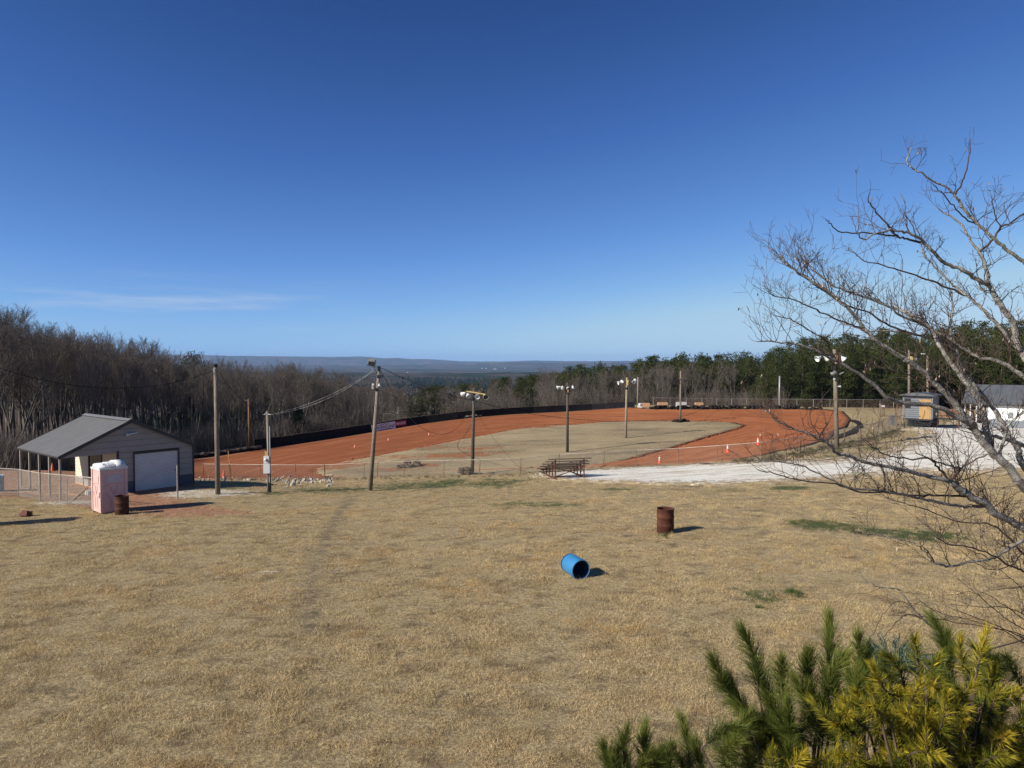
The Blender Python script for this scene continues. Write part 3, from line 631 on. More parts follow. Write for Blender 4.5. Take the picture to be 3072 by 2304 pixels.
# ------------------------------------------------------------------ trees
def rand_perp(d):
    v = Vector((random.gauss(0, 1), random.gauss(0, 1), random.gauss(0, 1))); v = v - d*v.dot(d); return v.normalized()
def bare_tree(seed, h=14., fork=False):
    random.seed(seed); tr = MB(); tw = MB()
    def ribbon(a, b, w0, w1):
        d = (b-a); x = rand_perp(d.normalized()); tw.add([a-x*w0/2, a+x*w0/2, b+x*w1/2, b-x*w1/2], [(0, 1, 2, 3)])
    def grow(p, d, L, r, lv, mb):
        nseg = (7, 5, 3, 2, 1)[lv]; pts = [p.copy()]; rad = [r]; q = p.copy(); dd = d.copy(); ends = []
        wob = (.06, .12, .15, .18, .2)[lv]; lift = (.03, .17, .15, .10, .05)[lv]
        for i in range(nseg):
            dd = (dd + rand_perp(dd)*wob + Vector((0, 0, lift))).normalized(); q = q + dd*L/nseg; pts.append(q.copy()); rr_ = r*(1-(i+1)/nseg*(.75 if lv else .8)); rad.append(max(rr_, .004)); ends.append((q.copy(), dd.copy(), rr_))
        if lv <= 1: mb.tube(pts, rad, 5 if lv == 0 else 4, cap=False)
        elif lv == 2: tw.tube(pts, [max(a, .012) for a in rad], 3, cap=False)
        else:
            for a, b in zip(pts[:-1], pts[1:]): ribbon(a, b, .014 if lv == 3 else .010, .007)
        if lv == 4: return
        nb = (14, 7, 6, 4)[lv]
        for k in range(nb):
            t = (.34+.66*(k+random.random())/nb) if lv == 0 else (.2+.8*(k+random.random())/nb); t = min(t, .999)
            fi = t*nseg; i = int(fi); a = pts[i].lerp(pts[i+1], fi-i); ax = (pts[i+1]-pts[i]).normalized()
            ang = R(random.uniform(24, 48)); nd = (ax*math.cos(ang)+rand_perp(ax)*math.sin(ang)).normalized()
            if lv == 0: LL = h*random.uniform(.2, .34)*(1.15-.65*t); nr = r*.42*(1.1-t*.6)
            else: LL = L*random.uniform(.38, .62)*(1.1-.4*t); nr = rad[i]*.5
            grow(a, nd, LL, nr, lv+1, mb)
    if fork:
        base = Vector((0, 0, -.3)); k = Vector((random.uniform(-.3, .3), random.uniform(-.3, .3), h*.22)); tr.tube([base, k*.5, k], [.19, .15, .13], 6, cap=False)
        for s in range(2 + (random.random() < .5)):
            d = (Vector((random.uniform(-.35, .35), random.uniform(-.35, .35), 1))).normalized(); grow(k, d, h*.72, .1, 0, tr)
    else: grow(Vector((0, 0, -.3)), Vector((random.uniform(-.06, .06), random.uniform(-.06, .06), 1)).normalized(), h*.97, .16, 0, tr)
    return tr.mesh('bare_tree_trunk', M['bark'], True), tw.mesh('bare_tree_twigs', M['twig']), max(v[2] for v in tw.v)
BARE = [bare_tree(100+i, 14., i % 3 == 2) for i in range(9)]
def pine_tree(seed, h=12., mat='pinefar', low=.25, spread=.22):
    random.seed(seed); tr = MB(); fo = MB()
    tr.tube([(0, 0, -.4), (random.uniform(-.1, .1), 0, h*.5), (0, random.uniform(-.15, .15), h)], [.17, .11, .02], 5, cap=False)
    def clump(c, s, n):
        for _ in range(n):
            d = Vector((random.gauss(0, 1), random.gauss(0, 1), random.gauss(0, .8)+.25)).normalized(); p = c + d*s*random.uniform(.2, .75); x = rand_perp(d)
            L = s*random.uniform(.45, .8); wd = L*.17; fo.add([p-x*wd, p+x*wd, p+d*L], [(0, 1, 2)])
            y = d.cross(x); fo.add([p-y*wd, p+y*wd, p+d*L*.9], [(0, 1, 2)])
    z = h*low
    while z < h*.97:
        t = (z-h*low)/(h*(1-low)); nb = random.randint(3, 5); a0 = random.random()*7; rad = h*spread*(1-t)**.6*random.uniform(.75, 1.15)*(.6+.4*min(1, t*5)) + .25
        for k in range(nb):
            a = a0+k*2*math.pi/nb+random.uniform(-.3, .3); L = rad*random.uniform(.7, 1.15); e = Vector((math.cos(a)*L, math.sin(a)*L, z+L*random.uniform(.1, .45))); b = Vector((0, 0, z))
            tr.tube([b, e], [.03, .01], 3, cap=False)
            m = max(2, int(L/.5))
            for j in range(m):
                q = b.lerp(e, (j+1.1)/m*.95); clump(q+Vector((random.gauss(0, .12), random.gauss(0, .12), random.gauss(0, .1))), random.uniform(.42, .66), 15)
        z += h*random.uniform(.045, .075)
    clump(Vector((0, 0, h)), .5, 14)
    return tr.mesh('pine_trunk', M['pinetrunk'], True), fo.mesh('pine_crown', M[mat]), max(v[2] for v in fo.v)
PINE = [pine_tree(200+i, 12., 'pinefar', (.22, .12, .3, .06, .2)[i], (.24, .27, .22, .3, .2)[i]) for i in range(5)]
YPINE = [pine_tree(260+i, 9., 'yellowpine', .06, .3) for i in range(2)]
CEDAR = pine_tree(290, 6., 'cedar', .04, .22)
PX_P = [-400, 0, 98, 174, 289, 405, 477, 578, 640, 710, 791, 830, 905, 940, 1100, 1240, 1290, 1400, 1480, 1560, 1635, 1700, 1785, 1860, 1958, 2030, 2175, 2243, 2281, 2344, 2435, 2525, 2652, 2800, 2887, 3072, 3500]
PY_P = [860, 909, 950, 975, 990, 1012, 1030, 1060, 1063, 1080, 1092, 1082, 1080, 1106, 1132, 1168, 1160, 1150, 1132, 1120, 1092, 1098, 1082, 1074, 1062, 1054, 1052, 1050, 1056, 1028, 1006, 992, 980, 980, 957, 960, 940]
def top_z(px, D): return 6 - (np.interp(px, PX_P, PY_P)-HOR)/F*D
proto_objs = {}
def put_tree(name, pair, base_h, x, y, H, label, cat, group):
    z = tz(x, y); t = thing(name, label, cat, (x, y, z-.1), random.uniform(0, 6.28), group)
    s = H/pair[2]; wv = s*random.uniform(.85, 1.1); t.scale = (wv, wv, s)
    link('trunk', pair[0], t); link('crown', pair[1], t); return t
random.seed(11)
nb = 0; placed = []
def spot_ok(x, y, d):
    for a, b in placed:
        if (a-x)**2+(b-y)**2 < d*d: return False
    placed.append((x, y)); return True
lab_b = ['bare grey hardwood tree in the wood behind the garage', 'bare hardwood tree in the wood behind the black track wall', 'bare brown hardwood tree standing beyond the far end of the track', 'bare hardwood tree in the wood between the tall bare pole and the garage roof', 'bare hardwood tree behind the black wall right of the yellow crossarm pole', 'bare brown hardwood tree standing beyond the far end of the track']
cand = []
for k in range(4000):
    px = random.uniform(-120, 2450); D = np.interp(px, FD_X, FD_D) + 1.0 + random.random()**1.7*(34 if px < 1900 else 20)
    cand.append((px, D))
rest = []
bare_n = 0
for px, D in cand:
    x = (px-1536)/F*D
    if not spot_ok(x, D, 2.4 if px < 1300 else 2.2): continue
    if 2080 < px and random.random() < .35+(px-2080)/500: continue
    if 1380 < px < 1450 and D < 98: continue
    if (1215 < px < 1335 and D < 106) or (1540 < px < 1612 and D < 112): continue
    fd = np.interp(px, FD_X, FD_D); H = (top_z(px, D)-tz(x, D))*random.uniform(.84, 1.05)
    if 1640 < px < 2450: H *= random.uniform(.72, .90)
    if 1330 < px < 1620: H = (6-(1168+random.uniform(-8, 22)-HOR)/F*D)-tz(x, D)
    if H < 5: H = random.uniform(5, 7)
    g = 0 if px < 400 else 3 if px < 780 else 1 if px < 1417 else 4 if px < 1930 else 2
    rest.append((D-fd, px, x, D, H, g))
rest.sort(); print('bare candidates', len(rest))
for (q, px, x, D, H, g) in rest[:285]:
    put_tree('bare_tree', random.choice(BARE), 14., x, D, H, lab_b[g], 'tree', ('bare trees behind the garage', 'bare trees behind the black track wall', 'bare trees beyond the far end of the track', 'bare trees between the garage roof and the tall bare pole', 'bare trees behind the wall right of the crossarm pole')[g])
extra = rest[285:]
random.seed(12)
for k in range(420):   # deeper trees filling the wood
    px = random.uniform(-200, 2300); fd = np.interp(px, FD_X, FD_D); D = fd+random.uniform(26, 70); x = (px-1536)/F*D; H = (top_z(px, D)-tz(x, D))*random.uniform(.82, .99)
    if H < 6: continue
    if px > 1600: H *= .85
    if 1230 < px < 1600: continue
    extra.append((0, px, x, D, min(H, 26), 0))
bj = []
for tmesh, cmesh, zt_ in BARE[:6]:
    bm = bmesh.new(); bm.from_mesh(tmesh); bm.from_mesh(cmesh); m2 = bpy.data.meshes.new('bare_tree_whole'); bm.to_mesh(m2); bm.free(); m2.materials.append(M['twig']); bj.append(m2)
scatter('bare_woods', bj, [(e[2], e[3], tz(e[2], e[3])-.1) for e in extra], [(0, 0, random.random()*6.28) for e in extra], [(e[4]/16.,)*3 for e in extra], [random.randrange(6) for e in extra], 'mass of bare hardwood trees deeper in the wood')
# saplings and brush at the wood's edge
def brush(seed):
    random.seed(seed); b = MB()
    for k in range(26):
        p = Vector((random.gauss(0, .5), random.gauss(0, .5), -.1)); d = Vector((random.gauss(0, .22), random.gauss(0, .22), 1)).normalized(); L = random.uniform(1.2, 3.6); q = p+d*L*.5; e = q+(d+rand_perp(d)*.25)*L*.5
        b.tube([p, q, e], [.016, .012, .005], 3, cap=False)
        for j in range(7):
            t = random.uniform(.3, 1); a = p.lerp(e, t); f = (d+rand_perp(d)*.8).normalized(); c = a+f*random.uniform(.3, .8); x = rand_perp(f)*.006; b.add([a-x, a+x, c+x*.5, c-x*.5], [(0, 1, 2, 3)])
    return b.mesh('brush', M['twig'])
BR = [brush(i) for i in range(3)]
bp_ = []; random.seed(5)
for k in range(620):
    px = random.uniform(-150, 2400); D = np.interp(px, FD_X, FW_D)+random.uniform(-.3, 11); x = (px-1536)/F*D
    bp_.append((x, D, tz(x, D)))
scatter('undergrowth', BR, bp_, [(0, 0, random.random()*6) for _ in bp_], [random.uniform(.6, 1.15) for _ in bp_], [random.randrange(3) for _ in bp_], 'leafless brush and saplings along the edge of the woods')
# pines: right-hand wood and singles
random.seed(21); placed = []
for k in range(1500):
    px = random.uniform(1690, 3350); D = np.interp(px, FD_X, FD_D)+(random.uniform(12, 42) if px < 2280 else random.uniform(2, 30)); x = (px-1536)/F*D
    if not spot_ok(x, D, 2.9): continue
    H = (top_z(px, D)-tz(x, D))*random.uniform(.86, 1.03)
    put_tree('pine_tree', random.choice(PINE), 12., x, D, max(H, 6), *(('dark pine rising above the bare trees left of the thin pale post', 'tree', 'pines above the bare trees at the far end') if px < 2280 else ('dark green pine standing right behind the far fence', 'tree', 'pines right behind the far fence') if px < 2680 else ('tall dark pine behind the shed and the white building', 'tree', 'pines behind the shed and the white building')))
for px, D, topy, lab in ((580, 108, 1046, 'lone dark pine crown rising above the bare wood behind the garage'), (1262, 98, 1155, 'spreading dark pine standing behind the brush pile'), (1303, 99, 1147, 'broad dark pine beside the pine behind the brush pile'), (1232, 97, 1190, 'low leaning pine at the left of the brush pile pines'),
        (1560, 108, 1122, 'round-topped pine beyond the middle of the black wall'), (1590, 110, 1117, 'dense pine with a rounded crown beyond the black wall'), (1515, 170, 1126, 'slim pine in the tree line beyond the black wall'), (1725, 125, 1098, 'dark rounded pine standing apart left of the far pine wood'), (1800, 135, 1078, 'dark pine with a rounded top above the bare trees')):
    x = (px-1536)/F*D; z = tz(x, D); put_tree('pine_tree', random.choice(PINE), 12., x, D, 6-(topy-HOR)/F*D-z, lab, 'tree', None)
random.seed(33)
for kk in range(34):
    px = random.uniform(1275, 1700); D = random.uniform(165, 235); x = (px-1536)/F*D; z = tz(x, D)
    put_tree('pine_tree', random.choice(PINE), 12., x, D, max(8, 6-(np.interp(px, [1275, 1400, 1500, 1600, 1700], [1152, 1140, 1128, 1118, 1105])+random.uniform(-3, 8)-HOR)/F*D-z), 'green pine in the line of pines below the valley view', 'tree', 'pines in the line below the valley view')
for px, D, topy, lab in ((2290, 113.5, 1130, 'bright yellow green pine behind the far fence'), (2322, 114, 1118, 'taller yellow green pine by the thin pale post'), (2258, 114, 1150, 'small yellow green pine left of the thin pale post')):
    x = (px-1536)/F*D; z = tz(x, D); put_tree('pine_tree', random.choice(YPINE), 9., x, D, 6-(topy-HOR)/F*D-z, lab, 'tree', None)
x = (895-1536)/F*88; put_tree('cedar_tree', CEDAR, 6., x, 88, 6-(1215-HOR)/F*88-tz(x, 88), 'dark green cedar among bare trunks behind the black wall', 'tree', None)
# pines of the valley beyond, one mass
random.seed(31); vp = []; vs_ = []
def cone_tree(seed, mat):
    random.seed(seed); b = MB()
    for k in range(30):
        t = random.random(); a = random.random()*6.28; r0 = (1-t)*2.1+.3; c = Vector((math.cos(a)*r0*random.uniform(.3, 1), math.sin(a)*r0*random.uniform(.3, 1), 6+t*9))
        for j in range(3):
            d = Vector((random.gauss(0, 1), random.gauss(0, 1), random.gauss(0, .7))).normalized(); x = rand_perp(d); b.add([c-x*.55, c+x*.55, c+d*1.3], [(0, 1, 2)])
    b.tube([(0, 0, 0), (0, 0, 14)], [.3, .1], 3, cap=False); return b.mesh('valley_pine', M[mat])
CT = [cone_tree(i, 'pinemid') for i in range(3)] + [cone_tree(i+9, 'twig') for i in range(2)]
vi = []
for k in range(15000):
    px = random.uniform(620, 2150); D = 190*math.exp(random.random()*2.35); th = math.atan((px-1536)/F); r = D/math.cos(th)
    n = mnoise.noise(Vector((r*math.sin(th)/230, D/420, 2.2)))
    conif = n > -.12
    z = float(land_z(np.array([r]), np.array([th]))[0]) if D > 205 else tz(D*math.tan(th), D)
    vp.append((D*math.tan(th), D, z-1.5)); vs_.append(random.uniform(.8, 1.15)*(1 if D < 400 else 1.15)); vi.append(random.randrange(3) if conif else 3+random.randrange(2))
scatter('valley_woods', CT, vp, [(0, 0, random.random()*6) for _ in vp], vs_, vi, 'far woods of dark pines and bare trees filling the valley')
# far farm buildings
random.seed(41); bf = MB()
for px, r in ((1222, 2900), (1446, 7200), (1458, 7250), (1482, 7000), (1487, 7020), (1515, 7400), (778, 5200)):
    th = math.atan((px-1536)/F); z = float(land_z(np.array([r]), np.array([th]))[0]); s = r/2900*.36
    tb = tag(MB().box((0, 0, 5*s), (14*s, 8*s, 5*s)).prism([(-4*s, 0), (4*s, 0), (0, 3*s)], (0, 1, 0), (0, 0, 1), (14*s, 0, 0), (-7*s, 0, 7.502*s)).build('farm_building', M['white']), 'tiny white building far off in the hazy valley', 'building', 'white buildings far off in the valley')
    tb.data.materials[0] = M['box_grey']
    tb.location = (r*math.sin(th), r*math.cos(th), z+1)

# ------------------------------------------------------------------ the wall round the track
def wallrun(pts_px, h0, h1, panels, thing_o, thick=.06):
    g = [gnd(px, py) for px, py in pts_px]; L = [0]
    for a, b in zip(g[:-1], g[1:]): L.append(L[-1]+(b-a).length)
    L = np.array(L); gx_ = np.array([p.x for p in g]); gy_ = np.array([p.y for p in g])
    def P(t): x = float(np.interp(t, L, gx_)); y = float(np.interp(t, L, gy_)); return Vector((x, y, tz(x, y)))
    ts = np.linspace(0, L[-1], panels+1)
    for k in range(panels):
        a, b = P(ts[k]), P(ts[k+1]); f = (k+.5)/panels; h = h0+(h1-h0)*f+random.uniform(-.03, .03); d = (b-a).normalized(); nn = Vector((-d.y, d.x, 0)).normalized()
        m = MB(); off = nn*random.uniform(0, .03)
        m.prism([(0, -.2), ((b-a).length+.02, -.2+b.z-a.z), ((b-a).length+.02, h+b.z-a.z), (0, h)], Vector((d.x, d.y, 0)).normalized(), (0, 0, 1), nn*thick, a+off+Vector((0, 0, 0)))
        m.build('wall_panel', M['belt'] if f < .7 else M['belt_mid'] if f < .86 else M['belt_grey'], thing_o)  # greyer to the right: light on the turning wall is put into the colour
        MB().bar(a+off+nn*(thick/2)+Vector((0, 0, h+.012)), b+off+nn*(thick/2)+Vector((0, 0, h+.012)), thick+.03, .025).build('top_rail', M['plank_old'], thing_o)
        if f > .0:
            q = a+nn*(.16); MB().tube([q-Vector((0, 0, .3)), q+Vector((0, 0, h+.12))], .04, 6).build('wall_post', M['wood_dark'], thing_o)
random.seed(2)
wallpx = [(764, 1352), (950, 1325), (1110, 1299), (1273, 1272), (1389, 1258), (1534, 1245), (1740, 1233.5), (1904, 1223)]
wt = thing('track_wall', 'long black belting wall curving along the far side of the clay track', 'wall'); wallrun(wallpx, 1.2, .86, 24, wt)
def lowstrip(pp, h, label):
    g = [gnd(*p) for p in pp]; t = thing('edge_strip', label, 'barrier'); P = smoothline(g, 8); m = MB()
    for a, b in zip(P[:-1], P[1:]): m.bar(a+Vector((0, 0, h*.45)), b+Vector((0, 0, h*.45)), .10, h)
    m.build('black_belt', M['belt'], t); m = MB(); random.seed(3)
    Q = []
    for p in P:
        Q.append(p+Vector((random.uniform(-.05, .05), .12+random.uniform(-.05, .05), h*.95+random.uniform(-.02, .05))))
    m.tube(Q, [random.uniform(.12, .2) for _ in Q], 6); m.build('dry_grass_cap', M['plank_old'], t)
lowstrip([(470, 1394), (574, 1379), (658, 1369), (720, 1360), (782, 1351)], .42, 'low black edging topped with dead grass at the left end of the track')
lowstrip([(1333, 1263), (1370, 1259), (1410, 1256), (1446, 1252)], .30, 'short black edging strip lying below the track wall')
def berm(pp, label):
    P = smoothline([gnd(*p) for p in pp], 8); t = thing('edge_strip', label, 'barrier'); m = MB(); random.seed(4)
    m.tube([p+Vector((0, 0, .08)) for p in P], [.22*min(1, .2+i*.2, .2+(len(P)-1-i)*.2)+random.uniform(0, .05) for i, _ in enumerate(P)], 8); m.build('black_belt', M['black'], t)
berm([(2548, 1262), (2575, 1272), (2576, 1284), (2562, 1296), (2535, 1308), (2500, 1320)], 'dark curved edging at the right turn of the track')

# banners
def textmesh(body, size, shear=0., extrude=.004, bold=0.):
    c = bpy.data.curves.new('lettering', 'FONT'); c.body = body; c.size = size; c.shear = shear; c.extrude = extrude; c.offset = bold; c.align_x = 'CENTER'; c.align_y = 'CENTER'; c.resolution_u = 3
    o = bpy.data.objects.new('tmp', c); COL.objects.link(o); dg = bpy.context.evaluated_depsgraph_get(); me = bpy.data.meshes.new_from_object(o.evaluated_get(dg)); bpy.data.objects.remove(o); return me
def wall_point(px, base_py): return gnd(px, base_py)
def banner(px0, px1, by0, by1, h, lift, label, bm_, parts):
    a = gnd(px0, by0); b = gnd(px1, by1); d = b-a; L = d.length; rz = math.atan2(d.y, d.x); t = thing('banner', label, 'banner', (a+b)/2+Vector((math.sin(rz)*.12, -math.cos(rz)*.12, 0)), rz)
    t.rotation_euler = (0, -math.asin((b.z-a.z)/L), rz)
    MB().box((0, 0, lift+h/2), (L, .02, h)).build('panel', bm_, t)
    for nm, me, mt, x, z, sx_, sz_ in parts(L, h):
        me.materials.clear(); me.materials.append(mt); o = link(nm, me, t); o.location = (x, -.016, lift+z); o.rotation_euler = (math.pi/2, 0, 0); o.scale = (sx_, sz_, 1)
def fit(me, wd, ht):
    xs_ = [v.co.x for v in me.vertices]; ys_ = [v.co.y for v in me.vertices]; return wd/(max(xs_)-min(xs_)), ht/(max(ys_)-min(ys_))
def hparts(L, h):
    o = []; me = textmesh('HURRICANE', 1, .35, bold=.0); a, b = fit(me, L*.84, h*.36); o.append(('lettering', me, M['print_dark'], L*.04, h*.5, a, b))
    me = textmesh('racing', 1, .4); a, b = fit(me, L*.32, h*.2); o.append(('lettering', me, M['print_red'], L*.2, h*.23, a, b))
    m = MB(); random.seed(8)
    for i in range(6):
        for j in range(2):
            if (i+j) % 2 == 0: x0 = -L*.22+i*L*.075+j*.03; z0 = h*.26+j*h*.085; m.add([(x0, z0, .004), (x0+L*.07, z0+.02, .004), (x0+L*.09, z0+h*.085+.02, .004), (x0+L*.02, z0+h*.085, .004)], [(0, 1, 2, 3)])
    o.append(('checker_flag', m.mesh('checker_flag', M['print_dark']), M['print_dark'], 0, h*.5, 1, 1))
    m = MB(); m.add([(-L*.46, -h*.4, .004), (-L*.1, -h*.28, .004), (L*.3, -h*.29, .004), (L*.1, -h*.33, .004)], [(0, 1, 2, 3)]); o.append(('swoosh', m.mesh('swoosh', M['print_red']), M['print_red'], 0, h*.5, 1, 1))
    return o
def mparts(L, h):
    me = textmesh('MAXXIS', 1, 0, bold=.012); a, b = fit(me, L*.84, h*.5); return [('lettering', me, M['print_white'], 0, h*.5, a, b)]
banner(1115, 1186, 1298.5, 1287, .98, .0, 'faded white racing banner with dark slanted lettering on the black wall', M['bannerw'], hparts)
banner(1187, 1219, 1286.5, 1281.5, .62, .30, 'small red banner with white block letters on the black wall', M['bannerr'], mparts)

# ------------------------------------------------------------------ chain link fences
def fence(name, label, pp, hgt, D=None, wire=.0045, cell=.07, postr=.03, mats=('galv_rust', 'galv_rust', 'galv'), mids=1, lean=0., skip=()):
    g = [(gnd(*p) if len(p) == 2 else Vector((at(*p).x, p[2], 0))) for p in pp]; pts = []
    for a, b in zip(g[:-1], g[1:]):
        for k in range(mids): q = a.lerp(b, k/mids); pts.append(q)
    pts.append(g[-1]); pts = [Vector((p.x, p.y, tz(p.x, p.y))) for p in pts]
    t = thing(name, label, 'fence', pts[0]); o = pts[0]; pts = [p-o for p in pts]; random.seed(len(pts)); up = Vector((0, 0, 1))
    for i, p in enumerate(pts):
        ln = Vector((random.gauss(0, .02+lean), random.gauss(0, .01+lean*.5), 0)); MB().tube([p-up*.2, p+up*(hgt+(.05 if i % 4 == 0 else 0))+ln], postr*(1.3 if i % 5 == 0 else .85), 7).build('post', M[mats[0]], t)
    for i, (a, b) in enumerate(zip(pts[:-1], pts[1:])):
        MB().tube([a+up*hgt*.985, b+up*hgt*.985], .021, 6).build('top_rail', M[mats[1]], t)
        if i in skip: continue
        d = b-a; L = d.length; u = d/L; m = MB(); h = hgt*.97; z0 = .04
        def P(s, z): s = min(max(s, 0), L); return a+u*s+up*(z0+z)
        s = -h
        while s < L:
            for sg in (1, -1):
                s0, zz0, s1, zz1 = (s, 0, s+h, h) if sg == 1 else (s, h, s+h, 0)
                if s0 < 0: zz0 += sg*(-s0); s0 = 0
                if s1 > L: zz1 -= sg*(s1-L); s1 = L
                if s1-s0 < .02: continue
                p, q = P(s0, zz0), P(s1, zz1); x = up*wire*.5; y = Vector((u.y, -u.x, 0))*wire*.5; m.add([p+x, p-x+y, p-x-y, q+x, q-x+y, q-x-y], [(0, 1, 4, 3), (1, 2, 5, 4), (2, 0, 3, 5)])
            s += cell
        m.build('mesh_panel', M[mats[2]], t)
    return t
fence('chain_link_fence', 'chain link fence running along the near side of the red track', [(500, 1431), (610, 1432), (686, 1434), (781, 1436), (887, 1438), (976, 1438), (1091, 1433.6), (1132, 1432), (1212, 1429), (1331, 1428), (1438, 1425.8), (1560, 1422), (1680, 1411), (1808, 1403), (1909, 1398), (2033, 1393.5), (2149, 1387), (2284, 1378), (2401, 1359.5), (2470, 1345), (2532, 1331), (2583, 1320), (2621, 1312.5), (2647, 1304), (2668, 1296), (2689, 1286)], 1.2, wire=.0042, lean=.03, mats=('galv_rust', 'rail', 'wire_dull'))
fence('chain_link_fence', 'chain link fence round the clay yard at the left of the garage', [(-60, 1483), (55, 1490), (122, 1504), (201, 1513), (285, 1524)], 1.5, wire=.0055, cell=.06, mids=1, mats=('galv', 'rail', 'wire'))
fence('chain_link_fence', 'tall chain link fence beyond the tyre wall in front of the pines', [(1960, 1222.5), (2060, 1225), (2150, 1226), (2240, 1226.5), (2340, 1227), (2440, 1228), (2540, 1229), (2640, 1230), (2720, 1231)], 1.5, wire=.006, cell=.1, mids=2, mats=('galv', 'galv', 'galv_rust'))
# brace of the yard fence, gate posts
bt = gnd(207, 1513); MB().tube([bt+Vector((0, 0, .05)), gnd(285, 1524)+Vector((0, -.15, 1.35))], .02, 6); b0 = MB().tube([bt+Vector((0, -.1, .02)), gnd(283, 1523)+Vector((0, -.12, 1.3))], .02, 6).build('brace_rod', M['galv']); tag(b0, 'slanting steel brace rod beside the pink toilet at the yard fence', 'rod')
p = gnd(533, 1499); po = MB().tube([p-Vector((0, 0, .2)), p+Vector((0, 0, 1.8))], .04, 10).build('steel_post', M['galv']); tag(po, 'lone steel post standing in front of the roller door', 'post')
p = gnd(684, 1459); po = MB().tube([gnd(698, 1458)-Vector((0, 0, .2)), at(684.4, 1352.6, gnd(698, 1458).y+.2)], .022, 6).build('marker_stake', M['stake']); tag(po, 'thin yellow stake leaning beside the tall bare pole', 'stake')

# ------------------------------------------------------------------ garage
GO = Vector((-23.67, 37.0, 0)); ga = math.atan2(5.5, 4.5); FLOOR = -1.36
gt = thing('garage', 'grey metal garage with open side porch and roller door', 'garage', (GO.x, GO.y, FLOOR), ga)
W_, Lg, EH, RH, PW = 7.1, 6.2, 2.41, 4.06, 2.9   # local x along the gable, y along the ridge; heights above floor
def roofz(x): return EH+(RH-EH)*(1-abs(x-W_/2)/(W_/2))
# slab
MB().box((W_/2+PW/2, Lg/2, -.12), (W_-PW+.1, Lg, .3)).build('floor_slab', M['concrete'], gt)
# gable siding boards (horizontal, each its own part)
nbd = 0; bh = .33
dl, dr, dh = 3.73, 6.2, 2.16
z = .65
while z < RH-.05:
    z2 = min(z+bh-.018, RH-.05)
    def xs_at(zz):
        if zz <= EH: return (PW, W_)
        k = (zz-EH)/(RH-EH)*W_/2; return (k+.0, W_-k)
    lo = xs_at(z); hi = xs_at(z2)
    if z >= EH-.15: # above the opening the siding spans the porch too
        lo = (max(.02, xs_at(max(z, EH))[0]) if z >= EH else .02, lo[1]); hi = (xs_at(max(z2, EH))[0], hi[1])
        if hi[0] < lo[0]: hi = (lo[0], hi[1])
    if z < dh and z2 > dh: spans = [((lo[0], dl-.06), (hi[0], dl-.06)), ((dr+.06, lo[1]), (dr+.06, hi[1]))]
    elif z < dh: spans = [((lo[0], dl-.06), (hi[0], dl-.06)), ((dr+.06, lo[1]), (dr+.06, hi[1]))]
    else: spans = [(lo, hi)]
    for (x0, x1), (x2, x3) in [((s[0][0], s[0][1]), (s[1][0], s[1][1])) for s in spans]:
        if x1-x0 < .05: continue
        m = MB(); y0, y1 = -.035, -.015
        m.add([(x0, y0, z), (x1, y0, z), (x3, y1, z2), (x2, y1, z2), (x0, .03, z), (x1, .03, z), (x3, .03, z2), (x2, .03, z2)], [(0, 1, 2, 3), (7, 6, 5, 4), (0, 4, 5, 1), (1, 5, 6, 2), (2, 6, 7, 3), (3, 7, 4, 0)])
        m.build('siding_board', M['siding'], gt)
    z += bh
for x0, x1 in ((PW, dl-.06), (dr+.06, W_)): MB().box(((x0+x1)/2, -.01, .325), (x1-x0, .07, .63)).build('wainscot_panel', M['wains'], gt)
MB().prism([(PW, .05), (dl-.05, .05), (dl-.05, dh+.02), (dr+.05, dh+.02), (dr+.05, .05), (W_, .05), (W_, EH-.03), (W_/2, RH-.08), (.06, EH-.0), (PW, EH-.02)], (1, 0, 0), (0, 0, 1), (0, .03, 0), (0, .032, 0)).build('wall_backing', M['trim'], gt)
m = MB(); m.box((dl-.03, -.02, dh/2), (.07, .1, dh)).box((dr+.03, -.02, dh/2), (.07, .1, dh)).box(((dl+dr)/2, -.02, dh+.04), (dr-dl+.14, .1, .08)); m.build('door_frame', M['trim'], gt)
rd = bpy.data.objects.new('roller_door', None); COL.objects.link(rd); rd.parent = gt
for k in range(27): MB().box(((dl+dr)/2, .02, .05+.078*k), (dr-dl, .02, .066), rx=R(-7)).build('slat', M['rolldoor'], rd)
MB().box(((dl+dr)/2, .045, dh/2), (dr-dl, .02, dh-.02)).build('backing', M['roof'], rd)
MB().bar((dr-.25, -.03, 1.02), (dr-.05, -.03, 1.02), .03, .03).build('latch', M['trim'], rd)
# corner posts, side wall seen through the porch, far walls
m = MB(); m.box((W_+.01, .0, EH/2), (.09, .12, EH)); m.build('corner_trim', M['trim'], gt); MB().box((PW-.04, -.0, EH/2), (.10, .12, EH)).build('corner_trim', M['trim'], gt)
z = .3
while z < EH+1.1:
    for y0, y1, mt in ((4.15, Lg, 'cream'), (.1, 2.2, 'cream'), (2.25, 3.95, 'tan_door')):
        bhh = .2 if mt == 'cream' else .09
        n = 2 if mt == 'cream' else 4
        for j in range(n):
            zz = z+j*(.4/n)
            if zz+.4/n > roofz(PW)-.08: continue
            MB().box((PW-.012, (y0+y1)/2, zz+.2/n), (.024, y1-y0, .4/n-.012), ry=R(5)).build('siding_board' if mt == 'cream' else 'slat', M[mt], gt)
    z += .4
MB().box((PW+.02, Lg/2, roofz(PW)/2-.1), (.03, Lg, roofz(PW)-.2)).build('side_wall', M['cream'], gt)
MB().box((PW-.02, Lg-1.1, .2), (.06, 2.2, .34)).build('wainscot_panel', M['siding'], gt)
for y in (2.2, 4.05): MB().box((PW-.04, y, roofz(PW)/2-.1), (.07, .09, roofz(PW)-.25)).build('wall_post', M['trim'], gt)
MB().box((W_, Lg/2, EH/2), (.05, Lg, EH-.02)).build('side_wall', M['siding'], gt)
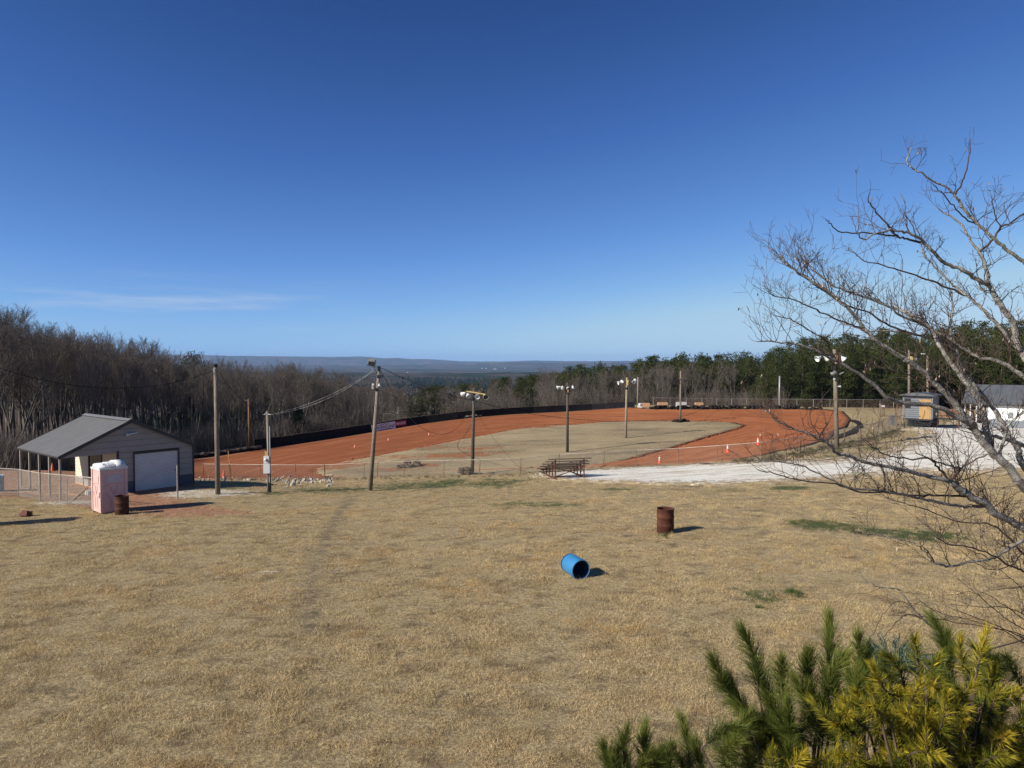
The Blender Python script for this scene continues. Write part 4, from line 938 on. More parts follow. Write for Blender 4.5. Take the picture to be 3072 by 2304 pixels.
MB().prism([(PW, 0), (W_, 0), (W_, EH-.02), (W_/2, RH-.06), (PW, roofz(PW)-.06)], (1, 0, 0), (0, 0, 1), (0, .05, 0), (0, Lg-.06, 0)).build('rear_wall', M['siding'], gt)
MB().box((PW-1.2, .9, .12), (.25, .35, .26)).build('white_step', M['box_grey'], gt)
# roof: two slopes of ribbed sheets
for side in (0, 1):
    ex = -.12 if side == 0 else W_+.12; ez = roofz(0)-.12*(RH-EH)/(W_/2)+.03; rx_ = W_/2; rz_ = RH+.03
    nsh = 7; y0 = -.18; y1 = Lg+.15; wsh = (y1-y0)/nsh
    for k in range(nsh):
        m = MB(); a = y0+k*wsh; b = a+wsh; prof = []; nr = 4
        for r0 in range(nr):
            c = a+(r0+.0)*wsh/nr; prof += [(c, 0), (c+wsh/nr*.55, 0), (c+wsh/nr*.64, .02), (c+wsh/nr*.86, .02), (c+wsh/nr*.95, 0)]
        prof.append((b, 0)); n = len(prof); vs = [(ex, y, ez+dz) for y, dz in prof]+[(rx_, y, rz_+dz) for y, dz in prof]
        m.add(vs, [(i, i+1, i+1+n, i+n) for i in range(n-1)]); m.build('roof_sheet', M['roof'], gt)
    MB().prism([(ex, ez-.03), (rx_, rz_-.03), (rx_, rz_-.07), (ex, ez-.07)], (1, 0, 0), (0, 0, 1), (0, y1-y0-.06, 0), (0, y0+.03, 0)).build('roof_deck', M['trim'], gt)
    MB().bar((ex, y0-.02, ez-.05), (rx_, y0-.02, rz_-.05), .03, .17).build('rake_trim', M['trim'], gt); MB().bar((ex, y1+.02, ez-.05), (rx_, y1+.02, rz_-.05), .03, .17).build('rake_trim', M['trim'], gt)
MB().prism([(-.22, -.02), (0, .09), (.22, -.02), (0, .06)], (1, 0, 0), (0, 0, 1), (0, Lg+.4, 0), (W_/2, -.2, RH+.03)).build('ridge_cap', M['roof'], gt)
for y in (.02, 1.55, 3.1, 4.65, Lg-.05): MB().box((.02, y, EH/2-.1), (.09, .09, EH+.1)).build('porch_post', M['siding'], gt)
MB().bar((.02, 0, EH-.06), (.02, Lg, EH-.06), .09, .12).build('porch_beam', M['trim'], gt)
m = MB(); m.box((3.35, -.08, 3.28), (.10, .1, .14)); m.bar((3.38, -.16, 3.31), (3.85, -.2, 3.37), .16, .05); m.build('wall_light', M['white'], gt)

# ------------------------------------------------------------------ portable toilet
def toilet(label, loc, rz):
    t = thing('portable_toilet', label, 'toilet', loc, rz); w2, d2, h = 1.12, 1.12, 2.02
    MB().box((0, 0, .06), (1.1, 1.1, .12)).build('skid', M['black'], t)
    MB().box((0, 0, .1+h/2-.03), (w2, d2, h-.06)).build('cabin', M['pink'], t)
    for sx_ in (-1, 1):
        for sy in (-1, 1): MB().box((sx_*(w2/2-.03), sy*(d2/2-.03), .1+h/2), (.12, .12, h-.1)).build('corner_moulding', M['pink'], t)
    def ridge(pts, face):
        m = MB(); P = smoothline([Vector((u, 0, v)) for u, v in pts], 6)
        for a, b in zip(P[:-1], P[1:]):
            if face == 'f': A = Vector((a.x, -d2/2-.004, a.z)); B = Vector((b.x, -d2/2-.004, b.z)); up = (0, 1, 0)
            else: A = Vector((-w2/2-.004, -a.x, a.z)); B = Vector((-w2/2-.004, -b.x, b.z)); up = (1, 0, 0)
            m.bar(A, B, .014, .016, up)
        m.build('moulded_rib', M['pink_d'], t)
    for f in 'fs':
        ridge([(-.5, 1.3), (-.25, 1.40), (0, 1.42), (.25, 1.40), (.5, 1.3)], f); ridge([(-.5, 1.05), (-.3, .95), (-.16, .7), (-.14, .3)], f); ridge([(.5, 1.05), (.3, .95), (.16, .7), (.14, .3)], f)
        ridge([(-.16, 1.33), (-.08, 1.1), (0, .92)], f); ridge([(.16, 1.33), (.08, 1.1), (0, .92)], f)
    MB().box((0, -d2/2-.012, 1.66), (.62, .02, .34)).build('label_plate', M['label'], t); MB().box((-w2/2-.012, .0, 1.62), (.02, .6, .34)).build('label_plate', M['pink'], t)
    MB().box((-w2/2-.03, -.48, .95), (.07, .1, .26)).build('door_handle', M['pink'], t)
    m = MB(); m.box((0, 0, h+.10), (w2+.1, d2+.1, .09)); m.build('roof_rim', M['white'], t)
    prof = [(-.56, 0), (-.54, .1), (-.42, .21), (-.2, .28), (0, .29), (.2, .27), (.42, .2), (.54, .1), (.56, 0)]
    MB().prism([(a*.98, b) for a, b in prof], (0, 1, 0), (0, 0, 1), (.42, 0, 0), (.13, 0, h+.14)).build('roof_dome', M['white'], t, True)
    MB().prism([(a*.94, b*.72) for a, b in prof], (0, 1, 0), (0, 0, 1), (.70, 0, 0), (-.56, 0, h+.14)).build('roof_dome', M['white'], t, True)
    for k in range(4):
        MB().prism([(a*.97, b*.80) for a, b in prof], (0, 1, 0), (0, 0, 1), (.035, 0, 0), (-.20+k*.085, 0, h+.142)).build('roof_rib', M['white'], t, True)
    MB().tube([(-.38, -.36, h+.18), (-.38, -.36, h+.33)], .045, 8).build('vent_pipe', M['box_grey'], t)
    return t
tp = gnd(330, 1534); toilet('faded pink portable toilet with a white domed roof beside the garage', (tp.x, tp.y, tp.z-.03), R(48))
q = Vector((-23.4, 29.4, 0)); toilet('second pink portable toilet standing off to the side of the lawn', (q.x, q.y, tz(q.x, q.y)-.02), R(20))

# ------------------------------------------------------------------ drums
def drum(label, loc, mat, inmat, rot=(0, 0, 0), r=.292, h=.88, plastic=False):
    t = thing('drum', label, 'barrel', loc); t.rotation_euler = rot
    if not plastic: prof = [(r*.96, 0), (r, .02)] + sum([[(r, z-.03), (r+.012, z-.012), (r+.012, z+.012), (r, z+.03)] for z in (h*.33, h*.66)], []) + [(r, h-.03), (r+.012, h-.012), (r+.012, h)]
    else: prof = [(r*.55, -.0), (r*.8, .0), (r*.95, .04), (r, .12), (r*1.0, h*.5), (r, h-.14), (r*.985, h-.12), (r*1.03, h-.10), (r*1.03, h-.07), (r*.97, h-.05), (r*1.02, h-.03), (r*1.02, h)]
    MB().lathe(prof, 32).build('shell', mat, t, True)
    MB().lathe([(r*1.02 if plastic else r+.012, h), (r*.94, h+.002), (r*.94, h-.05)], 32).build('rim', M['blue_pale'] if plastic else mat, t, True)
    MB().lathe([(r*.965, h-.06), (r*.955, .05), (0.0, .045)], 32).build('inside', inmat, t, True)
    if plastic: MB().lathe([(r*.93, h-.05), (r*.965, h-.06)], 32).build('inner_lip', M['blue_pale'], t, True)
    MB().lathe([(r*.96, .0), (0, .0)], 32).build('base_plate', mat, t)
    return t
p = gnd(1996, 1597); drum('open rusty steel drum standing alone on the lawn near the blue one', p-Vector((0, 0, .03)), M['rust'], M['rust_dark'])
p = gnd(366, 1543); drum('rusty dark steel drum in front of the pink toilet', p-Vector((0, 0, .02)), M['rust_dark'], M['black'])
# blue drum lies on its side, mouth to the camera's right
p = gnd(1739, 1736); ax = Vector((.42, -.90, -.05)).normalized(); c0 = Vector((p.x, p.y, tz(p.x, p.y)+.272)) - ax*.60
bd = drum('blue plastic drum lying on its side on the lawn', c0, M['blue'], M['blue_in'], plastic=True, r=.287, h=.68); bd.rotation_euler = ax.to_track_quat('Z', 'Y').to_euler()
p = gnd(-6, 1473); drum('blue drum cut off by the frame at the yard fence', p, M['blue'], M['blue_in'], plastic=True)
p = gnd(76, 1549); t = tag(MB().box((0, 0, .12), (.34, .3, .26), rx=R(-25), taper=.7).box((.12, .1, .1), (.2, .25, .2), rz=.4).build('rusty_bracket', M['rustframe']), 'small dark red metal piece lying in the grass', 'scrap'); t.location = p

# ------------------------------------------------------------------ poles, lamps and cables
def pole(label, base, top, r0, r1, mat, group=None):
    b = Vector(base); t = thing('utility_pole', label, 'pole', b, 0, group); d = Vector(top)-b
    MB().tube([-d.normalized()*.5, d*.5, d], [r0*1.02, (r0+r1)/2, r1], 12).build('shaft', M[mat], t, True); return t, b
def reflector(t, o, c, aim, r=.19, L=.34, dark=False, lens=False):
    aim = Vector(aim).normalized(); mt = (aim.to_track_quat('Z', 'Y').to_matrix().to_4x4()); mt.translation = Vector(c)-o
    g = MB().lathe([(.05, -L*.55), (.07, -L*.5), (.075, -L*.3), (r*.72, 0), (r*.98, L*.3), (r, L*.45), (r*.95, L*.44), (r*.9, L*.3), (r*.6, .02), (0, -L*.1)], 18, mt); h = g.build('floodlight', M['black' if dark else 'white'], t, True)
    if lens: MB().lathe([(r*.93, L*.42), (0, L*.43)], 18, mt).build('lens', M['dark_glass'], h)
    return h
def armbar(t, o, a, b, s, mat): MB().bar(Vector(a)-o, Vector(b)-o, s, s).build('crossarm', M[mat], t)
def cable(label, pts, r=.012, mat='cable'): return tag(MB().tube(pts, r, 5).build('cable', M[mat]), label, 'cable')
# P1 bare pole
D = gnd(654, 1483).y; P1t = at(646, 1100, D+.1); t, o = pole('tall bare grey wooden pole right of the garage', gnd(654, 1483), P1t, .135, .095, 'wood')
MB().tube([P1t-o+Vector((0, 0, -.02)), P1t-o+Vector((0, 0, .14))], .115, 10).build('cap', M['black'], t); MB().tube([P1t-o+Vector((.0, 0, -.35)), P1t-o+Vector((0, 0, -.12))], .12, 10).build('clamp', M['grey_metal'], t)
# meter pole
b = gnd(808, 1477); D = b.y; MPt = at(802, 1234, D); t, o = pole('short grey pole carrying the electric meter boxes', b, MPt, .12, .10, 'wood')
def lp(px, py, dd=0): return at(px, py, D+dd)-o
MB().bar(lp(799, 1353, -.15), lp(799.5, 1370, -.15), .2, .04, (0, 1, 0)).build('backing_board', M['wood_new'], t)
MB().box(lp(800, 1379, -.24), (.30, .16, .40)).build('meter_box', M['box_grey'], t)
MB().lathe([(.085, 0), (.085, .09), (.06, .12), (0, .12)], 16, Matrix.Translation(lp(797.5, 1379, -.32)) @ Matrix.Rotation(math.pi/2, 4, 'X')).build('meter_glass', M['white'], t, True)
MB().box(lp(801, 1405, -.24), (.36, .17, .55)).build('breaker_box', M['box_grey'], t)
for dx, y0, y1, r in ((-.5, 1269, 1360, .03), (5.5, 1279, 1372, .028), (2, 1420, 1448, .03), (-4, 1420, 1474, .026), (8.5, 1430, 1445, .02)): MB().tube([lp(803+dx+(y0-1269)*.02, y0, -.13), lp(803+dx+(y1-1269)*.02, y1, -.13)], r, 8).build('conduit', M['pvc'], t)
for s in (-1, 1): MB().tube([MPt-o+Vector((s*.06, -.1, -.15)), MPt-o+Vector((s*.22, -.1, -.18))], .025, 6).build('insulator', M['white'], t)
# P2 leaning pole with square flood
b = gnd(1110, 1472.6); D = b.y; P2t = at(1138, 1099, D); t, o = pole('leaning wooden pole with a square black floodlight on top', b, P2t, .135, .095, 'wood')
def lp(px, py, dd=0): return at(px, py, D+dd)-o
fl = MB().box(lp(1115, 1087.5, -.2), (.42, .34, .36), rx=R(-14), ry=R(8)).build('floodlight', M['grey_metal'], t); MB().box(lp(1114, 1090, -.40), (.34, .02, .2), rx=R(-14), ry=R(8)).build('lens', M['dark_glass'], fl)
for px in (1106, 1121): MB().box(lp(px, 1079.5, -.2), (.06, .1, .06)).build('fin', M['galv'], fl)
MB().tube([lp(1118, 1098, -.15), lp(1118, 1108, -.15), lp(1124, 1117, -.12), lp(1133, 1116, 0)], .035, 7).build('bracket', M['galv'], t); MB().tube([lp(1121, 1104, -.15), lp(1134, 1100, 0)], .022, 6).build('bracket', M['galv'], t)
MB().box(lp(1139.5, 1129, -.2), (.34, .05, .17), rx=R(-25), ry=R(-6)).build('solar_panel', M['dark_glass'], t); MB().box(lp(1139.5, 1129.3, -.17), (.37, .03, .20), rx=R(-25), ry=R(-6)).build('panel_frame', M['grey_metal'], t)
MB().box(lp(1119, 1158.5, -.1), (.12, .06, .30)).build('white_housing', M['white'], t); MB().box(lp(1118.8, 1159.5, -.14), (.06, .02, .17)).build('lens', M['grey_metal'], t)
MB().tube([lp(1124, 1157, 0), lp(1134, 1157, 0)], .02, 6).build('bracket', M['white'], t)
MB().lathe([(.03, 0), (.06, .05), (.14, .12), (.13, .12), (0, .05)], 14, Matrix.Translation(lp(1134, 1157, -.1)) @ Matrix.Rotation(R(75), 4, 'Y')).build('horn_speaker', M['white'], t, True)
MB().tube([lp(1131, 1164, 0), lp(1129.5, 1173, 0)], .13, 10).build('black_wrap', M['black'], t)
# P3
b = gnd(1417, 1424); D = b.y; P3t = at(1422, 1165, D); t, o = pole('dark wooden pole with four floodlights on a yellow crossarm', b, P3t, .14, .10, 'wood_dark')
a_, b_ = at(1399, 1173.5, D-.25), at(1455, 1183, D-.25); armbar(t, o, a_, b_, .085, 'yellow_wood')
for px, py, aim, k in ((1391, 1181, (-.6, .35, -.35), 0), (1404, 1185, (.35, -.6, -.7), 0), (1432.5, 1188, (-.1, -.9, -.4), 0), (1456, 1190, (.25, -.95, -.2), 1)): reflector(t, o, at(px, py, D-.3), aim, .21 if k else .19, .36, dark=False, lens=k)
MB().tube([at(1430, 1194, D-.1)-o, at(1428, 1200, D-.1)-o], .02, 6).build('bracket', M['white'], t); MB().tube([at(1421, 1200, D)-o, at(1421, 1207, D)-o], .13, 10).build('clamp', M['grey_metal'], t)
# P4
b = on(1702, 1361); D = b.y; P4t = at(1702.6, 1148, D); t, o = pole('dark pole with white lamps and a black box in the infield', b, P4t, .14, .10, 'wood_dark')
armbar(t, o, at(1685, 1158, D-.2), at(1725, 1158, D-.2), .08, 'wood_dark')
for px, py, aim in ((1676, 1162, (-.8, .1, -.3)), (1688, 1162, (-.2, .7, -.5)), (1718, 1163, (.75, -.3, .45)), (1704, 1164, (.2, -.8, -.6))): reflector(t, o, at(px, py, D-.2), aim, .19, .36)
MB().box(at(1708.5, 1168, D-.3)-o, (.16, .16, .5)).build('ballast_box', M['black'], t); MB().box(at(1704, 1170, D-.32)-o, (.12, .05, .45)).build('backing_board', M['wood_new'], t); MB().tube([at(1702.5, 1172, D)-o, at(1702.5, 1181, D)-o], .14, 10).build('black_wrap', M['black'], t)
# P5
b = on(1877, 1318); D = b.y; P5t = at(1881, 1132, D); t, o = pole('pale bleached pole with white lamps in the middle of the infield', b, P5t, .14, .10, 'wood_pale')
armbar(t, o, at(1866, 1144, D-.2), at(1902, 1143, D-.2), .07, 'wood_dark')
for px, py, aim in ((1858, 1148, (-.8, -.1, -.3)), (1868, 1146, (-.3, .6, .1)), (1899.5, 1145.5, (.25, -.9, -.2)), (1903, 1143, (.6, .5, .3))): reflector(t, o, at(px, py, D-.2), aim, .2, .36)
MB().box(at(1882, 1148, D-.25)-o, (.18, .1, .55), ry=R(8)).build('ballast_box', M['yellow_wood'], t); MB().tube([at(1880, 1162, D)-o, at(1880, 1168, D)-o], .14, 10).build('black_wrap', M['black'], t); MB().tube([at(1881, 1133, D)-o, at(1881, 1128, D)-o], .05, 6).build('cap', M['black'], t)
# P6
b = on(2041, 1268); D = b.y; P6t = at(2042, 1112, D); t, o = pole('grey pole with two dark lamps standing in a ring of tyres', b, P6t, .13, .10, 'wood')
armbar(t, o, at(2033, 1137, D-.15), at(2054, 1137, D-.15), .07, 'wood_dark')
for px, aim in ((2033, (-.75, -.1, -.6)), (2054, (.75, -.1, -.6))): reflector(t, o, at(px, 1142, D-.1), aim, .2, .38, dark=True)
# P7 large right pole
b = gnd(2511, 1346.5); D = b.y; P7t = at(2503.5, 1048, D); t, o = pole('large pole on the near right bank with lamps behind the branches', b, P7t, .17, .12, 'wood')
armbar(t, o, at(2478, 1061, D-.2), at(2532, 1063, D-.2), .07, 'wood_dark')
for px, py, aim in ((2456, 1074, (-.8, -.25, -.45)), (2479, 1073, (.7, .1, -.45)), (2529, 1075, (.55, -.3, -.65))): reflector(t, o, at(px, py, D-.2), aim, .22, .42)
MB().box(at(2509, 1078, D-.25)-o, (.16, .05, .62)).build('backing_board', M['wood_new'], t); MB().box(at(2515, 1076, D-.2)-o, (.2, .16, .5)).build('ballast_box', M['rustframe'], t)
MB().tube([at(2505, 1092, D)-o, at(2506, 1112, D)-o], .16, 10).build('black_wrap', M['black'], t)
MB().tube([at(2493, 1122, D-.25)-o, at(2510, 1118, D-.25)-o], [.13, .10], 12).build('grey_floodlight', M['grey_metal'], t, True); MB().box(at(2524, 1120, D-.2)-o, (.36, .25, .03), ry=R(-30)).build('solar_panel', M['grey_metal'], t)
MB().tube([at(2509, 1160, D-.1)-o, at(2517, 1160, D-.1)-o], .02, 6).build('bracket', M['white'], t); MB().box(at(2519, 1159, D-.1)-o, (.14, .12, .11)).build('camera_housing', M['white'], t); MB().box(at(2503, 1137, D-.2)-o, (.12, .06, .12)).build('junction_box', M['box_grey'], t)
# P8, P9 behind the shed
b = gnd(2730, 1272); b = Vector(((2730-1536)/F*78, 78, tz((2730-1536)/F*78, 78))); P8t = at(2727, 1050, 78); t, o = pole('grey pole behind the shed with lamps and a yellow box', b, P8t, .15, .11, 'wood')
for px, aim in ((2716, (-.7, -.3, -.4)), (2722, (-.3, .5, -.3)), (2744, (.7, -.3, -.4))): reflector(t, o, at(px, 1077, 77.8), aim, .22, .4)
MB().box(at(2734, 1078, 77.7)-o, (.25, .12, .65)).build('ballast_box', M['yellow_wood'], t)
x9 = (2787-1536)/F*84; b = Vector((x9, 84, tz(x9, 84))); P9t = at(2782, 1066, 84); t, o = pole('pale pole with a small lamp arm behind the shed roof', b, P9t, .14, .11, 'wood_pale')
MB().tube([P9t-o, P9t-o+Vector((-.5, -.1, .2))], .03, 6).build('lamp_arm', M['galv'], t); MB().box(P9t-o+Vector((-.55, -.1, .18)), (.4, .2, .1)).build('lamp_head', M['white'], t)
# far single poles
b = gnd(746.6, 1349); D = max(b.y, 79); x = (746.6-1536)/F*D; b = Vector((x, D, tz(x, D))); t, o = pole('orange brown pole at the edge of the wood behind the track', b, at(746, 1198, D), .13, .11, 'wood_red'); MB().bar(at(733, 1199, D-.1)-o, at(748, 1206, D-.1)-o, .12, .1).build('lamp_arm', M['wood_dark'], t)
x = (1914-1536)/F*106; b = Vector((x, 106, tz(x, 106))); pole('plain grey pole at the end of the black wall', b, at(1914, 1131, 106), .15, .13, 'wood')
x = (2339-1536)/F*109; b = Vector((x, 109, tz(x, 109))); pole('thin pale post behind the far fence', b, at(2339, 1128, 109), .13, .12, 'galv')
# cables
cable('black cable sagging across the wood from the left frame edge', cat_curve(at(-60, 1085, 30), P1t-Vector((.05, 0, .2)), 1.05), .016)
cable('service cable from the bare pole down to the meter pole', cat_curve(P1t-Vector((-.1, 0, .15)), MPt-Vector((.2, .1, .18)), .35), .014)
for k in range(2): cable(('upper', 'lower')[k]+' bright service cable from the meter pole up to the leaning pole', cat_curve(MPt+Vector((.2, -.1, -.18)), at(1128, 1107, gnd(1110, 1472.6).y), .35+.14*k), .013, 'alcable')
cable('cable from the leaning pole to the pole with the yellow crossarm', cat_curve(at(1145, 1104, gnd(1110, 1472.6).y), at(1422, 1201, gnd(1417, 1424).y), .25), .018)
P3m = at(1424, 1203, gnd(1417, 1424).y); far = gnd(2158, 1230)+Vector((0, 2, .9)); cable('long cable drooping low over the infield to the far tyre wall', smoothline([P3m, at(1570, 1238, 58), at(1740, 1258.5, 65), at(1871, 1264, 72), at(2042, 1250.5, 84), far], 10), .018)
cable('cable looping from the leaning pole down over the track', smoothline([at(1142, 1110, 41), at(1180, 1182, 50), at(1235, 1258, 60), at(1265, 1283, 65), at(1300, 1299, 70), at(1340, 1301, 75), at(1375, 1281, 82), at(1392, 1256, 88), at(1402, 1237, 92)], 8), .018)
cable('thin cable from the leaning pole into the trees', cat_curve(at(1140, 1170, 41), at(1420, 1235, 95), .8), .010)
for px, D in ((2503, 52.5),): cable('cable from the large right pole back to the pole behind the shed', cat_curve(at(2506, 1068, D), at(2727, 1065, 78), 1.2), .014)

# ------------------------------------------------------------------ cones
def cone(label, loc, h=.71, stripes=True, base=True, group=None):
    t = thing('traffic_cone', label, 'cone', loc, random.uniform(0, 1), group); r = .13*h/.71
    if base: MB().box((0, 0, .02), (.36*h/.71, .36*h/.71, .04)).build('base', M['orange'], t)
    MB().lathe([(r, .03), (r*.22, h), (0, h+.005)], 18).build('body', M['orange'], t, True)
    if stripes:
        for z0, z1 in ((.42, .60), (.66, .76)):
            f = lambda z: r-(r*.78)*(z*h-.03)/(h-.03)+.004
            MB().lathe([(f(z0), z0*h), (f(z1), z1*h)], 18).build('collar', M['reflect'], t, True)
    return t
for px, py, lab in ((1979, 1392.5, 'orange cone with white collars nearest the bleachers'), (2183, 1357, 'orange and white cone in the middle of the near clay straight'), (2274, 1335.5, 'farthest orange and white cone beyond the near fence')): cone(lab, on(px, py))
cone('plain orange cone behind the fence left of the meter pole', on(671, 1431), .7, False)
cone('tall thin orange cone under the garage porch', gnd(157, 1413), .55, False)
for px, py, lab in ((1064, 1345, 'small faded orange marker just left of the leaning pole'), (1165, 1324, 'small orange marker on the track in front of the banners'), (1286.6, 1308, 'small orange marker under the looping cable')): cone(lab, on(px, py), .42, True, False)

# ------------------------------------------------------------------ tyres
def tyre_mesh(mat, R0=.31, r=.105, n=20, m_=8):
    b = MB(); prof = [(R0-.13, -.07), (R0-.11, -.1), (R0-.02, -.1), (R0, -.075), (R0, .075), (R0-.02, .1), (R0-.11, .1), (R0-.13, .07), (R0-.13, -.07)]
    b.lathe(prof, n); return b.mesh('tyre', mat, True)
TY = tyre_mesh(M['tyre']); TYT = tyre_mesh(M['tyre_tan'])
def tyre(loc, label, group, rot=None, s=1., me=TY):
    o = link('tyre', me); o.location = loc; o.rotation_euler = rot or (random.uniform(-.12, .12), random.uniform(-.12, .12), random.random()*6); o.scale = (s, s, s); tag(o, label, 'tyre', group); return o
random.seed(50); k = 0
tyl = lambda q: ('black tyre in the barrier row left of the pole with two dark lamps', 'barrier tyres left of the dark lamp pole') if q.x/q.y < .237 else ('black tyre in the barrier row between the dark lamp pole and the thin pale post', 'barrier tyres left of the thin pale post') if q.x/q.y < .377 else ('black tyre in the barrier row right of the thin pale post', 'barrier tyres right of the thin pale post')
rowp = [gnd(px, 1228.5+.2*math.sin(px)) for px in np.arange(1952, 2465, 11.3)]
for i, q in enumerate(rowp):
    st = 3 if i % 5 else 2
    for j in range(st if i < 40 else 1+i % 2):
        if i % 6 == 1 and j == st-1: tyre(q+Vector((random.uniform(-.1, .1), -.35, .3)), *tyl(q), (R(78), 0, random.uniform(-.5, .5))); continue
        tyre(q+Vector((random.uniform(-.09, .09), random.uniform(-.1, .1), .1+j*.205)), *tyl(q))
c = on(2041, 1268.5)
for k in range(9):
    a = k*.7; rr2 = .62 if k < 7 else .3; tyre(c+Vector((math.cos(a)*rr2*1.3, math.sin(a)*rr2, .11+(.14 if k > 6 else 0))), 'black tyre in the ring round the pole with two dark lamps', 'tyres round the infield pole', (random.uniform(-.5, .5), random.uniform(-.4, .4), 0))
for i, (px, py, z) in enumerate(((1200, 1409, .1), (1212, 1408, .1), (1229, 1407, .1), (1243, 1405, .1), (1256, 1404, .1), (1234, 1403, .1), (1222, 1403, .3), (1250, 1402, .28))): tyre(on(px, py)+Vector((0, 0, z)), 'mud-coated tyre heaped on the bare patch behind the fence', 'tyres heaped on the bare patch', (random.uniform(-.3, .3), random.uniform(-.3, .3), 0), 1.1, TYT)
for px, z, lab in ((1387, .1, 'mud-coated tyre under another left of the yellow crossarm pole'), (1388, .31, 'mud-coated tyre on top of the left stack at the crossarm pole'), (1405, .1, 'mud-coated tyre at the foot of the crossarm pole'), (1406, .31, 'mud-coated tyre topping the stack against the crossarm pole')): tyre(on(px, 1424)+Vector((0, 0, z)), lab, None, None, 1.1, TYT)
# blocks behind the tyres
for px0, px1, py, h, mt, lab in ((1926, 1952, 1223, .55, 'concrete', 'clay stained block at the end of the black wall'), (1979, 2005, 1222, .62, 'concrete', 'orange stained block showing above the tyre row'), (2036, 2060, 1221.5, .66, 'box_grey', 'white topped block behind the tyre row'), (2092, 2112, 1221.5, .62, 'concrete', 'narrow clay stained block behind the tyres')):
    a, b = gnd(px0, py), gnd(px1, py); c = (a+b)/2+Vector((0, 1.0, 0)); t = tag(MB().box((0, 0, h/2), ((b-a).length, .5, h)).box((0, 0, h+.02), ((b-a).length*.9, .3, .05)).build('concrete_block', M[mt]), lab, 'block'); t.location = (c.x, c.y, tz(c.x, c.y))
def rock_mesh(seed):
    random.seed(seed); bm = bmesh.new(); bmesh.ops.create_icosphere(bm, subdivisions=1, radius=1)
    for v in bm.verts: v.co = v.co*random.uniform(.65, 1.1); v.co.z *= .7
    me = bpy.data.meshes.new('rock'); bm.to_mesh(me); bm.free(); me.materials.append(M['rock']); return me
RK = [rock_mesh(i) for i in range(7)]
c = gnd(1919, 1223.5); t = tag(MB().box((0, 0, .25), (.55, .5, .5), taper=.75).box((.1, -.05, .5), (.4, .4, .25), rz=.5, rx=.3).build('white_sack', M['white']), 'crumpled white sack at the foot of the plain grey pole', 'sack'); t.location = c
# rocks on the bank
random.seed(61)
def rocks(n, region, lab, grp, smin, smax):
    for k in range(n):
        px, py = region(); s = random.uniform(smin, smax)*(1.6 if random.random() < .1 else 1); q = gnd(px, py); o = link('rock', random.choice(RK)); o.location = q+Vector((0, 0, s*.25)); o.rotation_euler = (random.random()*6, random.random()*6, random.random()*6); o.scale = (s*1.2, s, s*.8); tag(o, lab, 'rock', grp)
def reg1():
    while True:
        px = random.uniform(830, 1000); py = random.gauss(1445, 7)
        if 1430 < py < 1462 and (px > 850 or py < 1445): return px, py - (px-900)*.02
rocks(110, reg1, 'pale quarry rock in the pile between the meter pole and the leaning pole', 'pale rocks piled on the bank', .07, .17)
rocks(34, lambda: (random.uniform(575, 830), random.gauss(1438, 4)), 'pale rock scattered on the bank behind the tall bare pole', 'pale rocks behind the bare pole', .07, .15)
rocks(16, lambda: (random.gauss(1622, 12), random.gauss(1431, 4)), 'pale rock lying at the left end of the bleachers', 'rocks beside the bleachers', .05, .12)
rocks(9, lambda: (random.gauss(1937, 7), random.gauss(1311, 1)), 'small white stone in the infield grass', 'white stones in the infield', .08, .14)
for px, py, L, a, lab in ((808, 1722, .55, 5, 'short pale stick lying in the grass left of the worn track'), (1010, 1300+420, .3, 40, 'tiny bleached twig on the lawn beside the worn track')):
    q = gnd(px, py)+Vector((0, 0, .06)); d = Vector((math.cos(R(a)), math.sin(R(a)), .03))*L; tag(MB().tube([q-d/2, q+Vector((0, 0, .02)), q+d/2], [.012, .014, .008], 6).build('stick', M['log']), lab, 'stick')
# brush pile behind the wall
c = gnd(1250, 1266); c = Vector((c.x, c.y+3.2, c.z)); t = thing('brush_pile', 'pile of bleached fallen branches behind the black wall', 'wood pile', c); random.seed(70)
for k in range(34):
    a = Vector((random.uniform(-3.2, 2.8), random.uniform(-.6, .8), random.uniform(.1, 1.0))); d = Vector((random.uniform(-1, 1), random.uniform(-.3, .3), random.uniform(-.15, .3))).normalized()*random.uniform(1, 3.2); q = a+d*.5+Vector((0, 0, random.uniform(-.2, .2)))
    MB().tube([a, q, a+d], [random.uniform(.03, .09), .04, .015], 5).build('branch', M['log'], t)

# ------------------------------------------------------------------ bleachers (their back to the lawn)
a = gnd(1666, 1439.5); b = gnd(1752, 1433.5); d = (b-a); rz = math.atan2(d.y, d.x); SP = Vector((d.x, d.y)).length
t = thing('bleachers', 'rusty framed bleachers with weathered plank seats behind the near fence', 'bleachers', (a.x, a.y, min(a.z, b.z)+.02), rz); rise = 1.26
for s in (0, 1):
    x = s*SP
    for r0 in range(5):
        y = r0*.62; h = rise-r0*.235; MB().bar((x, y, 0), (x, y, h), .06, .06, (0, 1, 0)).build('upright', M['rustframe'], t)
    MB().bar((x, -.15, .05), (x, 2.75, .05), .06, .06).build('base_rail', M['rustframe'], t); MB().bar((x, 0, rise-.1), (x, 2.5, .25), .05, .05).build('sloping_rail', M['rustframe'], t)
for r0 in range(5):
    y = r0*.62; h = rise-r0*.235; MB().box((SP/2, y-.02, h+.02), (SP*1.5, .25, .04)).build('seat_plank', M['plank_old'], t)
    if r0 < 4: MB().box((SP/2, y+.33, h-.38), (SP*1.48, .24, .04)).build('foot_plank', M['plank_old'], t)
MB().bar((0, .05, .15), (SP, .05, .75), .04, .04).build('cross_brace', M['rustframe'], t); MB().bar((0, .1, .75), (SP, .1, .15), .04, .04).build('cross_brace', M['rustframe'], t)

